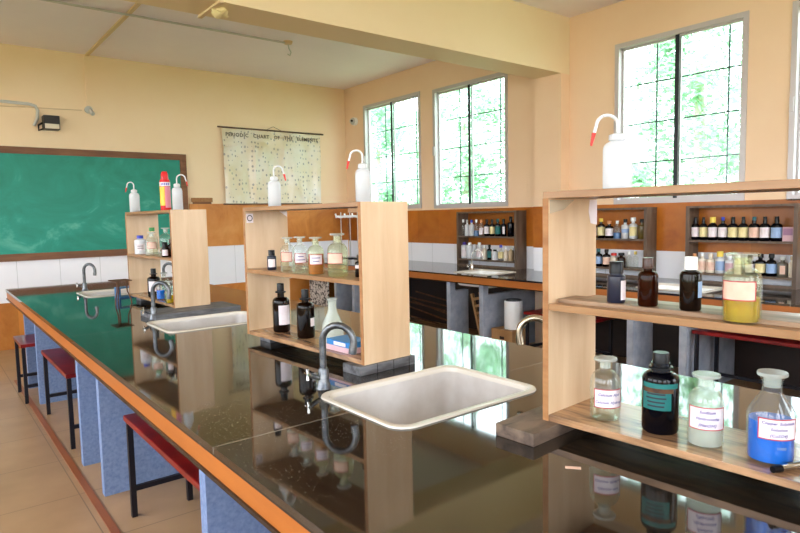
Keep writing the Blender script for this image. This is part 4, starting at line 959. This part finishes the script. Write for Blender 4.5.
for k in range(4):
    o = obj('wooden_board', bx(4.76, 5.48, 5.12+0.02*k, 6.35-0.05*k, 0.0+0.006*k if False else 0.0, 0.02) if k == 0 else bx(4.74+0.03*k, 5.3, 6.50+0.03*k, 6.82, 0.03*(k-1), 0.03*(k-1)+0.028), M['cardboard'])
    tag(o, ['flat brown board on the floor under the iron rods', 'lowest brown board stacked under the counter', 'middle brown board stacked under the counter', 'topmost brown board stacked under the counter'][k], 'board')
o = obj('stone_tile', bx(-0.015, 0.015, -0.26, 0.26, 0, 0.60), M['terrazzo'], loc=(4.70, 7.90, 0.0)); tag(o, 'speckled black and white stone tile standing under the counter corner', 'tile')
for k in range(6):
    y0 = 7.02+k*0.05 if False else 7.42+k*0.035
    o = obj('wooden_stick', tube(B(), [(4.80+0.03*k, 7.42+0.03*k, 0.0), (4.76+0.03*k, 7.46+0.03*k+0.04*((k*7) % 3-1), 0.70)], 0.011, 8), M['slat'], smooth=True)
    tag(o, 'pale wooden stick standing in the bundle under the counter', 'stick', 'wooden sticks under the counter')
stool(4.68, 5.05, 3.16, 3.94, 0.50, 'red-topped stool under wall counter right of the white canister')
stool(4.66, 5.04, 1.33, 2.25, 0.545, 'red-topped stool under wall counter behind the nearest shelf')
paper = obj('paper_scrap', bx(-0.018, 0.018, -0.007, 0.007, 0, 0.0006), M['paper_peach'], loc=(1.176, 0.842, BT+0.0002)); paper.rotation_euler = (0, 0, math.radians(-52))
tag(paper, 'tiny torn paper scrap on the granite near the blue solution', 'paper')

# unseen ceiling tube lamps added to brighten the room, out of the camera's view
em = bpy.data.materials.new('fill_lamp_tube'); em.use_nodes = True
e = em.node_tree.nodes.new('ShaderNodeEmission'); e.inputs[0].default_value = (1, 0.97, 0.92, 1); e.inputs[1].default_value = 12
em.node_tree.links.new(e.outputs[0], em.node_tree.nodes['Material Output'].inputs[0])
for k, (x, y) in enumerate(((-0.9, 0.3), (1.6, 0.3), (4.0, 0.3), (-1.4, 2.6))):
    t = thing('fill_tube_light', ['added unseen ceiling tube lamp above the left aisle', 'added unseen ceiling tube lamp above the bench', 'added unseen ceiling tube lamp above the window counter', 'added unseen ceiling tube lamp by the left wall'][k], 'lamp', (x, y, ZC))
    obj('batten', bx(-0.6, 0.6, -0.03, 0.03, -0.05, 0), M['white_cap'], t)
    obj('tube', tube(B(), [(-0.58, 0, -0.075), (0.58, 0, -0.075)], 0.016, 10), em, t)

# ------------------------------------------------------------------ sky and camera
w = bpy.data.worlds.new('sky'); bpy.context.scene.world = w; w.use_nodes = True
nt = w.node_tree; bg = nt.nodes['Background']
tc = nt.nodes.new('ShaderNodeTexCoord'); sp = nt.nodes.new('ShaderNodeSeparateXYZ'); nt.links.new(tc.outputs['Generated'], sp.inputs[0])
rp = nt.nodes.new('ShaderNodeValToRGB'); rp.color_ramp.elements[0].position = 0.45; rp.color_ramp.elements[0].color = (0.66, 0.67, 0.64, 1)
rp.color_ramp.elements[1].position = 0.62; rp.color_ramp.elements[1].color = (0.86, 0.94, 1.04, 1)
mr = nt.nodes.new('ShaderNodeMapRange'); mr.inputs['From Min'].default_value = -1; nt.links.new(sp.outputs['Z'], mr.inputs['Value']); nt.links.new(mr.outputs[0], rp.inputs[0])
nt.links.new(rp.outputs[0], bg.inputs[0]); bg.inputs[1].default_value = 5.0

cd = bpy.data.cameras.new('camera'); co = bpy.data.objects.new('camera', cd); C.objects.link(co)
cd.sensor_width = 36; cd.lens = 608.215*36/800; cd.clip_start = 0.02
yaw, pit, rol = 0.670217411, -0.0825283810, -0.0201133295
f = Vector((math.sin(yaw)*math.cos(pit), math.cos(yaw)*math.cos(pit), math.sin(pit)))
r = Vector((math.cos(yaw), -math.sin(yaw), 0)); u = r.cross(f)
r2 = r*math.cos(rol)+u*math.sin(rol); u2 = -r*math.sin(rol)+u*math.cos(rol)
co.matrix_world = Matrix(((r2.x, u2.x, -f.x, 0), (r2.y, u2.y, -f.y, 0), (r2.z, u2.z, -f.z, 1.47), (0, 0, 0, 1)))
sc = bpy.context.scene; sc.camera = co
vs = sc.view_settings; vs.view_transform = 'Standard'; vs.look = 'None'; vs.gamma = 1; vs.use_curve_mapping = False; vs.exposure = 1.05
sc.cycles.use_denoising = True; sc.cycles.max_bounces = 10; sc.cycles.diffuse_bounces = 5; sc.cycles.glossy_bounces = 4
sc.cycles.transmission_bounces = 8; sc.cycles.transparent_max_bounces = 24; sc.cycles.sample_clamp_indirect = 6
sc.cycles.caustics_reflective = False; sc.cycles.caustics_refractive = False
